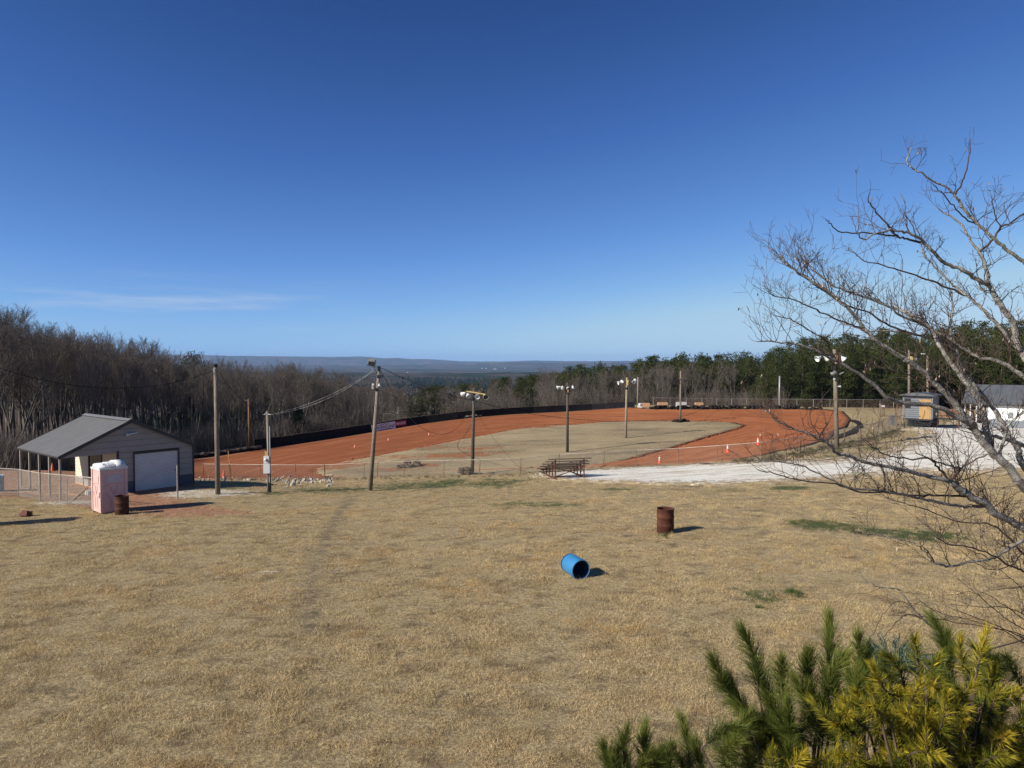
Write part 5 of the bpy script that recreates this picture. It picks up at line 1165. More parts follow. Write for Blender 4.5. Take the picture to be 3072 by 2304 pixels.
# ------------------------------------------------------------------ shed
phi = R(40); Cc = Vector((41.5, 70.0)); zg = tz(41.5, 70)-.02
t = thing('shed', 'small blue grey shed on a lattice skirt with a new pine door', 'shed', (Cc.x, Cc.y, zg), 0); t.rotation_euler = (0, 0, -phi)
# local: x = along front (0 at near corner, negative to the left), y = depth
SW, SD, SB, SH_ = 2.55, 3.0, .95, 2.35
MB().box((-SW/2, SD/2, SB-.06), (SW+.05, SD+.05, .1)).build('floor_frame', M['lattice'], t)
z = SB; bh = .2
while z < SB+SH_-.05:
    hh = min(bh, SB+SH_-z); MB().box((-SW/2, -.015, z+hh/2), (SW, .04, hh-.03), rx=R(5)).build('siding_board', M['grey_siding'], t); MB().box((.015, SD/2, z+hh/2), (.04, SD, hh-.03), ry=R(5)).build('siding_board', M['grey_siding'], t); z += bh
MB().box((-SW/2, SD/2, SB+SH_/2), (SW-.04, SD-.04, SH_-.04)).build('wall_core', M['trim'], t)
for x, y in ((-SW, -.02), (0, -.02), (.02, SD)): MB().box((x, y, SB+SH_/2), (.1, .1, SH_)).build('corner_board', M['grey_siding'], t)
# roof, gently arched
prof = [(-SW-.35, -.06), (-SW*.75, .12), (-SW*.5, .17), (-SW*.25, .12), (.35, -.08), (.35, -.13), (-SW-.35, -.11)]
MB().prism(prof, (1, 0, 0), (0, 0, 1), (0, SD+.7, 0), (0, -.4, SB+SH_+.06)).build('roof', M['roof2'], t, False)
dx0 = -1.12; dw = 1.02
dr_ = bpy.data.objects.new('door', None); COL.objects.link(dr_); dr_.parent = t
for k in range(7): MB().box((dx0+(k+.5)*dw/7, -.06, SB+.97), (dw/7-.012, .03, 1.98+random.uniform(-.01, .01))).build('board', M['wood_new'], dr_)
for z in (SB+.25, SB+1.7): MB().box((dx0+.05, -.085, z), (.12, .02, .06)).build('hinge', M['black'], dr_)
MB().box((-SW+.38, -.045, SB+1.5), (.46, .05, .95)).build('window', M['dark_glass'], t); 
for x in (-SW+.14, -SW+.62): MB().box((x, -.05, SB+1.5), (.04, .08, 1.0)).build('window_frame', M['trim'], t)
MB().box((-SW+.38, -.055, SB+1.5), (.46, .06, .04)).build('window_frame', M['trim'], t)
# lattice skirt: crossed laths on front and side
lat = MB()
for k in range(-6, 22):
    for sg in (1, -1):
        x0 = -SW+k*.16; x1 = x0+SB-.12
        a0, a1 = max(x0, -SW), min(x1, 0)
        if a1-a0 < .05: continue
        z0 = (a0-x0); z1 = (a1-x0)
        if sg < 0: z0 = SB-.12-z0; z1 = SB-.12-z1
        lat.bar((a0, -.01*sg-.01, z0+.02), (a1, -.01*sg-.01, z1+.02), .035, .01, (0, 1, 0))
lat.build('lattice_panel', M['lattice'], t, kind='stuff')
MB().box((-.01, SD/2, SB/2-.05), (.02, SD, SB-.1)).build('skirt_board', M['lattice'], t); MB().box((-SW/2, SD*.72, SB/2-.05), (SW, .02, SB-.1)).build('skirt_board', M['black'], t)
st = bpy.data.objects.new('steps', None); COL.objects.link(st); st.parent = t
for k in range(4): MB().box((dx0+.45, -.25-k*.27, SB-.14-k*.21), (1.35, .26, .05)).build('tread', M['lattice'], st)
for x in (dx0-.2, dx0+1.1): MB().bar((x, -.1, SB-.1), (x, -1.15, .03), .05, .2).build('stringer', M['lattice'], st)
# side deck table
dk = thing('side_table', 'low black platform table at the right of the shed', 'table', (Cc.x, Cc.y, zg), 0); dk.rotation_euler = (0, 0, -phi)
MB().box((1.35, 1.2, .96), (2.4, .9, .10)).build('table_top', M['lattice'], dk)
for x in (.3, 2.1, 2.4):
    for y in (.85, 1.6): MB().bar((x, y, 0), (x, y, .93), .06, .06, (1, 0, 0)).build('leg', M['rustframe'], dk)
# gate, sign frame, bin near the shed
g0 = gnd(2689, 1285); g1 = gnd(2713, 1283); t2 = thing('chain_link_gate', 'open chain link gate between the shed and the fence end', 'gate', g0)
for q in (g0, g0.lerp(g1, .5), g1): MB().tube([q-g0, q-g0+Vector((0, 0, 1.9))], .04, 7).build('post', M['galv_rust'], t2)
for h in (.15, 1.1): MB().tube([Vector((0, 0, h)), g1-g0+Vector((0, 0, h))], .022, 6).build('rail', M['galv_rust'], t2)
q0 = gnd(2649, 1250); q1 = gnd(2686, 1250); t2 = thing('sign_frame', 'dark metal frame with a small white box behind the fence', 'frame', q0); v = q1-q0
for f in (0, .12, 1): MB().tube([v*f, v*f+Vector((0, 0, 1.15))], .03, 6).build('leg', M['rust_dark'], t2)
for h in (.1, 1.12): MB().tube([Vector((0, 0, h)), v+Vector((0, 0, h))], .03, 6).build('rail', M['rust_dark'], t2)
MB().box(Vector((-.05, -.05, 1.33)), (.42, .15, .26)).build('white_box', M['white'], t2)
q = gnd(2676, 1274); t2 = tag(MB().box((0, 0, .5), (.5, .35, 1.0)).box((0, 0, 1.02), (.55, .4, .05)).build('utility_box', M['grey_siding']), 'grey upright box on the bank behind the fence end', 'box'); t2.location = q
q = gnd(2698, 1278)+Vector((0, .6, 0)); t2 = thing('step_frame', 'wooden step frame behind the chain link gate', 'steps', q)
for s in (-.5, .5): MB().bar((s, -.3, 0), (s, .5, 1.0), .06, .1).build('stringer', M['plank_old'], t2)
for k in range(4): MB().box((0, -.25+k*.2, .15+k*.25), (1.0, .2, .04)).build('tread', M['plank_old'], t2)

# ------------------------------------------------------------------ white building
av = Vector((.731, -.682, 0)); O = Vector((45.9, 72, tz(46, 72)-.0)); zb = -.75
t = thing('white_building', 'long white sided building with a charcoal metal roof at the right edge', 'building', (O.x, O.y, zb), math.atan2(-.682, .731))
# local x along the front, y back
BL, BD, ev, rg = 14., 5.6, 2.55, 4.35; x0 = 1.9
z = 1.0
while z < ev-.02:
    hh = min(.2, ev-z); MB().box(((x0+BL)/2, .38, z+hh/2), (BL-x0, .05, hh-.012), rx=R(5)).build('siding_board', M['white_siding'], t); z += .2
z = .05
while z < .98: MB().box(((x0+BL)/2, .36, z+.075), (BL-x0+.02, .05, .14)).build('wainscot_board', M['grey_siding'], t); z += .155
MB().box(((x0+BL)/2, BD/2+.2, ev/2), (BL-x0-.02, BD-.4, ev-.02)).build('wall_core', M['white_siding'], t)
MB().prism([(.4, ev), (BD, ev), (BD/2+.2, rg-.1)], (0, 1, 0), (0, 0, 1), (.05, 0, 0), (x0, 0, 0)).build('gable_end', M['white_siding'], t)
for sd in (0, 1):
    y0, y1 = (-.0, BD/2+.2) if sd == 0 else (BD+.4, BD/2+.2)
    for k in range(15):
        xx = k*1.0-.2; MB().prism([(y0, ev-.02), (y1, rg), (y1, rg+.04), (y0, ev+.02)], (0, 1, 0), (0, 0, 1), (.98, 0, 0), (xx, 0, 0)).build('roof_sheet', M['roof2'], t)
        MB().bar((xx+.99, y0, ev+.035), (xx+.99, y1, rg+.055), .04, .05).build('standing_seam', M['roof2'], t)
MB().box((BL/2, -.02, ev-.06), (BL+.2, .06, .14)).build('eave_trim', M['trim'], t)
for x, y in ((.05, .25), (.05, 2.9), (1.05, .25)): MB().box((x, y, ev/2), (.11, .11, ev)).build('porch_post', M['box_grey'], t)
MB().box((5.1, .30, 1.55), (.5, .14, .9)).build('meter_box', M['box_grey'], t); MB().box((3.9, .31, 1.5), (.35, .12, .55)).build('meter_box', M['grey_metal'], t)
# red cart
q = gnd(2936, 1268)+Vector((0, 0, 0)); t = thing('kart', 'small red racing kart parked by the white building', 'kart', q, R(20))
MB().box((0, 0, .16), (1.1, .5, .1)).box((.45, 0, .24), (.35, .45, .16), taper=.7).build('body', M['red'], t); MB().box((-.35, 0, .4), (.12, .4, .4), ry=-.3).build('seat', M['black'], t)
for x in (-.45, .45):
    for y in (-.38, .38): MB().lathe([(.06, -.07), (.15, -.08), (.15, .08), (.06, .07)], 14, Matrix.Translation((x, y, .15)) @ Matrix.Rotation(math.pi/2, 4, 'X')).build('wheel', M['black'], t, True)
MB().lathe([(.14, 0), (.16, .02), (.14, .04), (.12, .02), (.14, 0)], 14, Matrix.Translation((.15, 0, .5)) @ Matrix.Rotation(R(60), 4, 'Y')).build('steering_wheel', M['black'], t, True)
# picnic tables beyond the shed
for px, py, lab in ((2830, 1259, 'orange framed picnic table just behind the shed platform'), (2858, 1251, 'farther picnic table with rusty legs beside the gravel'), (2878, 1247, 'small orange stand at the far edge of the gravel')):
    q = gnd(px, py); t = thing('picnic_table', lab, 'table', q, R(-35))
    MB().box((0, 0, .74), (1.6, .7, .05)).build('table_top', M['orangeframe'], t)
    for y in (-.6, .6): MB().box((0, y, .44), (1.6, .25, .05)).build('bench', M['orangeframe'], t)
    for x in (-.6, .6): MB().bar((x, -.6, 0), (x, .25, .74), .06, .06).build('leg', M['rustframe'], t); MB().bar((x, .6, 0), (x, -.25, .74), .06, .06).build('leg', M['rustframe'], t)
# planks in the clay yard
random.seed(80)
for k in range(7):
    q = gnd(100+k*17+random.uniform(-4, 4), 1478+k*1.3+random.uniform(-3, 3)); o = tag(MB().box((0, 0, .03), (1.6, .2, .05)).build('plank', M['concrete']), 'clay stained plank lying on the ground under the porch', 'plank', 'planks lying under the porch'); o.location = q; o.rotation_euler = (0, 0, R(random.uniform(-25, 10)))

# ------------------------------------------------------------------ foreground bare tree
def zA(x, y): return (2272+.3617*x, 380+.3617*y)
def zB(x, y): return (2272+.3617*x, 900+.3617*y)
def zC(x, y): return (2272+.3617*x, 1300+.3617*y)
random.seed(90)
TRB = Vector((6.15, 6.6, tz(6.15, 6.6)))
ft = thing('bare_tree', 'leafless lichened tree spreading its branches across the right of the view', 'tree', TRB)
LIMB = []  # (points, r0, r1, twig density)
def limb(zf, pts, D0, D1, r0, r1, tw=1., pre=None):
    P = []
    n = len(pts)
    for i, (x, y) in enumerate(pts):
        px, py = zf(x, y); P.append(at(px, py, D0+(D1-D0)*i/(n-1)))
    if pre: P = [Vector(q) for q in pre]+P
    elif LIMB:
        best = min(((q-P[0]).length, i_, j_) for i_, (S_, _r, _t) in enumerate(LIMB) for j_, q in enumerate(S_))
        if .03 < best[0] < .9: P = [LIMB[best[1]][0][best[2]]]+P
    S = smoothline(P, 5)
    for i in range(1, len(S)-1): S[i] = S[i]+Vector((random.gauss(0, 1), random.gauss(0, 1), random.gauss(0, 1)))*.0035
    r0 *= .9; rad = [r0+(r1-r0)*(i/(len(S)-1))**.8 for i in range(len(S))]
    MB().tube([p-TRB for p in S], rad, 9 if r0 > .02 else 6).build('limb', M['bark_near'] if r0 > .012 else M['twig_near'], ft, True); LIMB.append((S, rad, tw)); return S
trunk_top = TRB+Vector((-.15, -.1, 3.2)); fork2 = TRB+Vector((-.2, -.1, 4.4))
MB().tube([Vector((0, 0, -.4)), Vector((-.05, 0, 1.6)), trunk_top-TRB, fork2-TRB, fork2-TRB+Vector((.1, .1, 1.6)), fork2-TRB+Vector((.3, .3, 3.4))], [.17, .13, .11, .09, .06, .02], 14).build('trunk', M['bark_near'], ft, True)
k = limb
k(zB, [(2212, 1560), (2120, 1430), (1980, 1290), (1880, 1190), (1790, 1040), (1700, 940), (1590, 800), (1480, 700), (1400, 610), (1270, 520), (1080, 400), (940, 290), (870, 210), (740, 60), (560, -85), (390, -190), (270, -270), (180, -370)], 5.6, 5.2, .044, .006, 1.1, [trunk_top, at(3200, 1570, 5.9)])
k(zB, [(1790, 1040), (1650, 970), (1480, 880), (1200, 850), (1100, 820), (900, 650), (700, 530), (600, 480), (400, 390), (200, 350), (0, 345)], 5.5, 4.9, .026, .004, .9)
k(zB, [(1950, 1270), (1900, 1080), (1870, 930), (1820, 800), (1700, 640), (1600, 520), (1500, 350), (1400, 200), (1200, 90), (1060, 40), (880, -28), (650, -110), (480, -240), (350, -370)], 5.6, 6.1, .034, .004, 1.2)
k(zB, [(2010, 1290), (2030, 1180), (2090, 1030), (2212, 930)], 5.6, 5.4, .017, .008, 1)
k(zB, [(2230, 1400), (2160, 1230), (2090, 1130), (2050, 1060), (1990, 950), (1870, 790), (1750, 640), (1680, 520), (1640, 380), (1600, 230), (1620, 100), (1610, -70)], 6.0, 6.5, .036, .008, 1.2, [fork2, at(3180, 1480, 6.3)])
k(zB, [(2212, 1210), (2100, 1170), (1900, 1110), (1700, 1050)], 5.8, 5.6, .02, .012, .6, [at(3200, 1400, 6.2)])
k(zB, [(2300, 720), (2212, 640), (2100, 560), (1980, 500), (1850, 480), (1700, 400), (1560, 300), (1400, 220), (1240, 120), (1100, 0)], 6.0, 6.4, .03, .005, 1.2, [fork2+Vector((.1, .1, .8)), at(3200, 1200, 6.2)])
k(zB, [(2260, 520), (2200, 440), (2150, 370), (2140, 230), (2080, 130), (1990, 0), (1970, -40), (1920, -128)], 5.5, 5.5, .034, .018, .5, [fork2+Vector((.1, .1, 1.2)), at(3150, 1120, 5.8)])
k(zA, [(1920, 1310), (1850, 1280), (1700, 1190), (1540, 1120), (1450, 1030), (1350, 930), (1250, 880), (1130, 860), (1000, 880), (880, 930), (840, 890), (840, 800)], 5.5, 5.0, .02, .003, .75)
k(zA, [(1350, 960), (1240, 930), (1150, 905), (1050, 780), (960, 670), (920, 600), (935, 530)], 5.3, 5.1, .010, .003, .5)
k(zA, [(1150, 905), (930, 880), (700, 880), (620, 820), (570, 770)], 5.2, 5.0, .008, .003, .4)
k(zA, [(1920, 1310), (1890, 1150), (1840, 1040), (1770, 950), (1680, 800), (1560, 720), (1500, 670)], 5.5, 5.8, .017, .004, .8)
k(zA, [(1840, 1040), (1940, 950), (2020, 840), (2130, 780), (2260, 680)], 5.6, 5.6, .010, .007, .8)
k(zA, [(2020, 840), (1960, 700), (1940, 580)], 5.6, 5.5, .006, .003, .8)
k(zA, [(2300, 1190), (2212, 1130), (2060, 1010), (1950, 920), (1840, 820), (1760, 740), (1690, 640), (1640, 570), (1560, 500), (1430, 430), (1310, 360), (1250, 310), (1250, 240), (1275, 175)], 5.2, 5.0, .02, .003, .5, [at(3200, 950, 5.5)])
k(zA, [(1640, 570), (1700, 450), (1750, 290), (1765, 105)], 5.1, 5.0, .008, .003, .35)
k(zA, [(1840, 820), (1700, 740), (1620, 650), (1540, 560), (1450, 470)], 5.2, 5.0, .007, .003, .6)
k(zA, [(2010, 1659), (1880, 1530), (1790, 1440), (1680, 1360), (1560, 1250), (1460, 1150), (1380, 1060), (1360, 960)], 5.9, 6.1, .018, .004, 1.2, [at(3060, 1060, 5.9)])
k(zA, [(1720, 1400), (1500, 1300), (1260, 1220), (1050, 1150), (880, 1110), (790, 1040)], 6.0, 5.9, .011, .003, 1)
k(zA, [(1500, 1750), (1400, 1659), (1180, 1560), (1060, 1480), (880, 1410), (650, 1330), (480, 1200), (350, 1070)], 6.0, 5.7, .016, .003, 1.3)
k(zA, [(900, 1700), (820, 1659), (640, 1590), (450, 1500), (280, 1430), (150, 1410), (90, 1360)], 5.5, 5.2, .011, .003, 1.2)
k(zA, [(1350, 1730), (1100, 1650), (960, 1560), (800, 1500), (650, 1430), (400, 1260), (270, 1160)], 5.8, 5.6, .012, .003, 1.3)
k(zB, [(640, 480), (560, 330), (440, 260), (300, 170), (150, 130)], 5.2, 5.0, .007, .003, 1)
k(zB, [(1450, 760), (1300, 640), (1150, 600), (1000, 560)], 5.5, 5.3, .009, .003, 1.4)
k(zB, [(1850, 800), (1700, 600), (1650, 440), (1500, 330), (1300, 290), (1150, 260), (940, 265)], 6.1, 6.0, .018, .006, 1)
k(zC, [(2300, 850), (2212, 790), (2100, 730), (1960, 660), (1890, 580), (1750, 520), (1680, 460), (1600, 400)], 5.0, 4.8, .032, .022, .5, [trunk_top-Vector((0, 0, .4)), at(3220, 1640, 5.5)])
k(zC, [(1600, 400), (1350, 340), (1140, 290), (900, 240), (740, 180), (660, 170), (610, 110), (560, 60), (450, 10), (300, -40), (190, -95), (60, -190)], 4.8, 4.3, .019, .003, 1.1)
k(zC, [(1600, 400), (1670, 320), (1690, 290), (1790, 230), (1900, 180)], 4.8, 4.7, .011, .004, 1.2)
k(zC, [(1690, 290), (1560, 260), (1430, 210), (1310, 150)], 4.75, 4.6, .008, .003, 1.2)
k(zC, [(1590, 390), (1500, 280), (1430, 210), (1250, 215), (1100, 190), (1000, 140), (900, 60)], 4.8, 4.5, .009, .003, 1.2)
k(zC, [(1900, 610), (1660, 600), (1400, 550), (1200, 510), (1000, 470), (760, 450), (600, 380), (400, 280), (200, 240), (-30, 220)], 4.95, 4.4, .014, .003, 1.25)
k(zC, [(1760, 530), (1500, 510), (1300, 520), (1100, 490), (850, 485), (650, 420), (350, 390), (180, 340), (0, 300)], 4.9, 4.5, .011, .003, 1.1)
k(zC, [(2212, 1000), (2140, 920), (1950, 760), (1650, 730), (1400, 630), (1050, 530)], 5.1, 4.7, .012, .002, .9, [at(3200, 1760, 5.5)])
k(zC, [(2300, 830), (2212, 880), (2100, 950), (2000, 1010), (1880, 1050), (1650, 1090), (1550, 1100), (1450, 1060), (1400, 990), (1300, 910), (1050, 850), (900, 840), (810, 810)], 4.6, 4.2, .014, .002, .4, [at(3230, 1560, 5.2)])
k(zC, [(1465, 1065), (1430, 1000), (1370, 940)], 4.35, 4.3, .006, .003, .3)
k(zC, [(2300, 1220), (2212, 1150), (2060, 1080), (1850, 970), (1600, 920), (1480, 860)], 4.6, 4.3, .010, .003, 1.2, [at(3230, 1790, 5.2)])
k(zC, [(2212, 980), (2100, 1100), (1900, 1120), (1700, 980)], 4.7, 4.5, .006, .002, 1)
# twigs grown along every limb
tw = MB(); lf = MB(); random.seed(91)
def twig(p, d, L, r, lv):
    n = 5 if lv == 0 else 3; pts = [p.copy()]; dd = d.copy(); rad = [r]; q = p.copy()
    for i in range(n):
        dd = (dd+rand_perp(dd)*.33+Vector((0, 0, .13))).normalized(); q = q+dd*L/n; pts.append(q.copy()); rad.append(max(r*(1-(i+1)/n*.65), .0011))
    tw.tube([x-TRB for x in pts], rad, 3, cap=False)
    if lv < 2:
        for j in range(random.randint(2, 4) if lv == 0 else random.randint(1, 3)):
            i = random.randint(1, n-1) if n > 1 else 0; ax = (pts[i+1]-pts[i]).normalized(); a = R(random.uniform(25, 60)); twig(pts[i].lerp(pts[i+1], random.random()), (ax*math.cos(a)+rand_perp(ax)*math.sin(a)).normalized(), L*random.uniform(.35, .62), r*.62, lv+1)
    if random.random() < .045:
        x = rand_perp(dd)*.007; y = dd.cross(x).normalized()*.006; e = pts[-1]-TRB; g = Vector((0, 0, -.03))+dd*.01; lf.add([e, e+x+g*.5, e+g, e-x+g*.5+y], [(0, 1, 2), (0, 2, 3)])
for S, rad, dens in LIMB:
    L = sum((b-a).length for a, b in zip(S[:-1], S[1:])); n = int(L*11.5*dens)
    for j in range(n):
        t_ = random.random()**.75; i = min(int(t_*(len(S)-1)), len(S)-2)
        if rad[i] > .03 and random.random() < .75: continue
        if S[i].x/S[i].y > .80: continue
        ax = (S[i+1]-S[i]).normalized(); a = R(random.uniform(28, 75)); pr = rand_perp(ax); pr.z = abs(pr.z)*1.0+.15*random.random(); pr = (pr-ax*pr.dot(ax)).normalized()
        twig(S[i].lerp(S[i+1], random.random()), (ax*math.cos(a)+pr*math.sin(a)).normalized(), random.uniform(.10, .36)*(.7 if S[i].z > 7.2 else 1), min(.0042, max(.002, rad[i]*.45)), 0)
    twig(S[-1], (S[-1]-S[-2]).normalized(), .09, .0018, 2)
tw.build('twigs', M['twig_near'], ft, kind='stuff'); lf.build('dead_leaves', M['deadleaf'], ft, kind='stuff')
# low leafless shrub beneath it
sb = at(2830, 2100, 6.6); sb.z = tz(sb.x, sb.y); stt = thing('bare_shrub', 'low leafless shrub with arching stems behind the yellow pine', 'shrub', sb); TRB2 = TRB; TRB = sb; ft2 = ft; ft = stt; LIMB2 = LIMB; LIMB = []
random.seed(95)
k(zC, [(1560, 1900), (1480, 1659), (1385, 1550), (1270, 1430), (1200, 1310), (1100, 1280), (1000, 1270), (880, 1220)], 6.0, 5.8, .014, .003, .25)
k(zC, [(1385, 1550), (1250, 1500), (1150, 1570), (1050, 1690)], 6.0, 5.7, .007, .003, .2)
k(zC, [(1270, 1430), (1160, 1390), (1040, 1500), (960, 1680)], 6.0, 5.7, .005, .002, .15)
for pts in ([(2212, 1700), (1900, 1610), (1600, 1560), (1380, 1520), (1080, 1510)], [(2300, 1690), (2100, 1560), (1900, 1400), (1800, 1320), (1650, 1340)], [(2300, 1620), (2150, 1500), (1980, 1380), (1820, 1300)], [(2250, 1720), (2000, 1600), (1750, 1500), (1560, 1430)], [(2300, 1560), (2100, 1450), (1850, 1440), (1600, 1420)], [(2300, 1250), (2150, 1285), (1900, 1300)], [(2300, 1800), (2050, 1640), (1800, 1560), (1500, 1480), (1310, 1370)], [(2300, 1480), (2200, 1300), (2100, 1200), (2000, 1120)]):
    k(zC, pts, 6.2, 5.8, .007, .002, .7)
tw = MB(); lf = MB()
for S, rad, dens in LIMB:
    L = sum((b-a).length for a, b in zip(S[:-1], S[1:]))
    for j in range(int(L*9*dens)):
        i = random.randrange(len(S)-1); ax = (S[i+1]-S[i]).normalized(); pr = rand_perp(ax); a = R(random.uniform(20, 50)); twig(S[i], (ax*math.cos(a)+pr*math.sin(a)).normalized(), random.uniform(.15, .45), .0022, 1)
tw.build('twigs', M['twig_near'], stt, kind='stuff')

# ------------------------------------------------------------------ foreground pines
def zP(x, y): return (1780+.584*x, 1800+.584*y)
def shoot(mb, st, p0, p1, nd, ln, wd, ang, base=0., droop=0.):
    """needles all along a shoot from p0 (base) to p1 (tip)"""
    ax0 = (p1-p0); L = ax0.length; bend = rand_perp(ax0.normalized())*L*random.uniform(.04, .14)
    def C(t): return p0.lerp(p1, t)+bend*math.sin(math.pi*t)
    st.tube([C(t/4) for t in range(5)], [.007, .0065, .006, .005, .003], 5)
    off = random.gauss(.04, .14); nb2 = nd//3
    for _ in range(nb2):
        t = base+(1-base)*random.random()**.8; p = C(t); ax = (C(min(t+.05, 1.02))-C(t-.02)).normalized(); a = R(random.gauss(ang, 13))*(1.35-.95*t**2.2); o_ = rand_perp(ax)
        db = (ax*math.cos(a)+o_*math.sin(a)).normalized(); lb = ln*random.uniform(.6, 1.15)*(1.05-.25*t); vb = random.random()*.5+.42*t+off
        if random.random() < .03: vb = 1.0
        for _k in range(3):
            d = (db+rand_perp(db)*random.uniform(.03, .16)).normalized(); l = lb*random.uniform(.85, 1.05); q = p+d*l*.5; d2 = (d+ax*.15+Vector((0, 0, -droop*2.2))+rand_perp(d)*.13).normalized(); e = q+d2*l*.5; x = rand_perp(d)*wd*.5
            mb.add([p-x, p+x, q+x*.9, q-x*.9, e], [(0, 1, 2, 3), (3, 2, 4)], max(0, min(1, vb+random.uniform(-.12, .12))))
def pine(label, base_px, D, shoots, mat, nd, ln, wd, ang, droop, fill):
    x = at(base_px, 1500, D).x; B = Vector((x, D, tz(x, D))); t = thing('pine_sapling', label, 'tree', B); nb_ = MB(); wb = MB(); st = MB()
    tips = []
    for (tx, ty, bx, by, dd) in shoots:
        tp_, bp2 = at(*zP(tx, ty), D+dd), at(*zP(bx, by), D+dd*.6+.05); tips.append((tp_, bp2))
    for (cx0, cx1, cy0, cy1, n, dd) in fill:
        for _ in range(n):
            cx = random.uniform(cx0, cx1); cy = random.uniform(cy0, cy1); a = random.gauss(0, .6 if mat == 'needle_g' else .95); L = random.uniform(150, 260) if mat == 'needle_g' else random.uniform(150, 240); q = random.uniform(-dd, dd)
            tips.append((at(*zP(cx, cy), D+q-.1), at(*zP(cx-math.sin(a)*L*.8, cy+math.cos(a)*L), D+q+.15)))
    crown = B+Vector((0, 0, max(.6, min(q[1].z for q in tips)-B.z-.15)))
    for tp_, bp2 in tips:
        shoot(nb_, st, bp2-B, tp_-B, nd, ln, wd, ang, 0., droop)
        m_ = (bp2-B)*.55+Vector((0, 0, (bp2-B).z*.28)); wb.tube([Vector((0, 0, max(.3, (bp2-B).z*.62))), m_, bp2-B], [.016, .012, .007], 5)
    zt = max((q[1]-B).z for q in tips); MB().tube([Vector((0, 0, -.2)), Vector((.02, 0, zt*.5)), Vector((0, 0, zt*.93))], [.05, .035, .012], 9).build('trunk', M['pinetrunk'], t, True)
    wb.build('branches', M['pinetrunk'], t, kind='stuff'); st.build('shoots', M['pinetrunk'], t, kind='stuff'); nb_.build('needles', M[mat], t, kind='stuff'); return t
random.seed(101)
pine('young green pine with upright candles at the bottom right', 2420, 4.6, [(620, 320, 790, 560, 0), (770, 165, 850, 480, .1), (965, 320, 985, 600, -.1), (1212, 115, 1190, 470, .1), (1105, 295, 1160, 520, 0), (850, 380, 900, 600, .2), (1280, 300, 1230, 560, -.1), (1050, 430, 1060, 700, -.2), (700, 430, 850, 650, .1), (900, 520, 980, 780, -.2), (760, 560, 930, 760, 0), (1000, 560, 1060, 800, -.3), (1130, 480, 1130, 760, -.2), (1240, 440, 1180, 700, .1)],
     'needle_g', 900, .20, .0024, 29, .03, [(720, 1150, 560, 860, 16, .3)])
pine('green pine with a soft dark crown behind the yellow one', 2600, 5.6, [(1360, 195, 1375, 430, 0), (1410, 260, 1400, 480, .1), (1740, 100, 1800, 300, .3), (1300, 330, 1340, 520, 0), (1820, 200, 1850, 400, .2)],
     'needle_g', 800, .195, .0024, 30, .03, [(1300, 1560, 330, 560, 9, .3), (1700, 2200, 250, 560, 20, .4), (1900, 2250, 560, 860, 12, .3)])
pine('low green pine at the bottom edge left of the others', 2010, 4.9, [(60, 770, 90, 1000, 0), (170, 680, 200, 950, 0), (265, 670, 290, 950, .1), (340, 790, 320, 1000, 0), (460, 640, 490, 930, .1), (400, 760, 420, 980, -.1), (530, 760, 520, 1000, 0), (120, 800, 170, 1000, .1)], 'needle_g', 800, .195, .0024, 30, .03, [(100, 560, 800, 900, 6, .2)])
pine('yellow green pine with pale twigs in the bottom right corner', 2850, 4.0, [(1500, 285, 1600, 460, 0), (1650, 200, 1680, 400, .1), (1885, 200, 1950, 420, .1), (2020, 165, 1960, 420, 0), (1440, 350, 1580, 500, -.1), (1140, 540, 1330, 680, -.1), (1350, 480, 1450, 660, 0), (1480, 480, 1560, 640, .1), (1770, 300, 1720, 480, .1), (2130, 470, 1980, 560, 0), (2190, 640, 2060, 790, 0), (920, 770, 1000, 950, 0), (1090, 800, 1130, 960, 0), (1500, 790, 1520, 960, 0), (1810, 740, 1780, 900, 0), (1600, 560, 1650, 720, -.1), (1880, 500, 1850, 680, -.1), (1290, 520, 1420, 680, 0), (1250, 640, 1400, 760, -.1), (1700, 420, 1700, 600, 0), (2060, 360, 2000, 540, .1)],
     'needle_y', 480, .11, .0026, 36, .06, [(1250, 2250, 430, 900, 105, .4), (1050, 2250, 740, 960, 40, .3)])
# strap-leaved clump
q = gnd(2680, 2000); t = thing('strap_leaf_clump', 'clump of blue green strap leaves growing behind the pines', 'plant', q); m = MB(); random.seed(110)
for kk in range(260):
    a = random.random()*6.28; r0 = random.random()**.5*.38; b0_ = Vector((math.cos(a)*r0, math.sin(a)*r0*.8, 0)); d = Vector((math.cos(a)*.6+random.gauss(0, .35), math.sin(a)*.6+random.gauss(0, .35), 1.5)).normalized(); L = random.uniform(.5, .85); x = rand_perp(d)*.009
    p1 = b0_+d*L*.45; p2 = p1+(d+Vector((d.x*.8, d.y*.8, -.6))).normalized()*L*.3; p3 = p2+(Vector((d.x, d.y, -.35))).normalized()*L*.28; m.add([b0_-x, b0_+x, p1+x, p1-x, p2+x*.9, p2-x*.9, p3], [(0, 1, 2, 3), (3, 2, 4, 5), (5, 4, 6)], random.random())
m.build('leaves', M['strap'], t, kind='stuff')

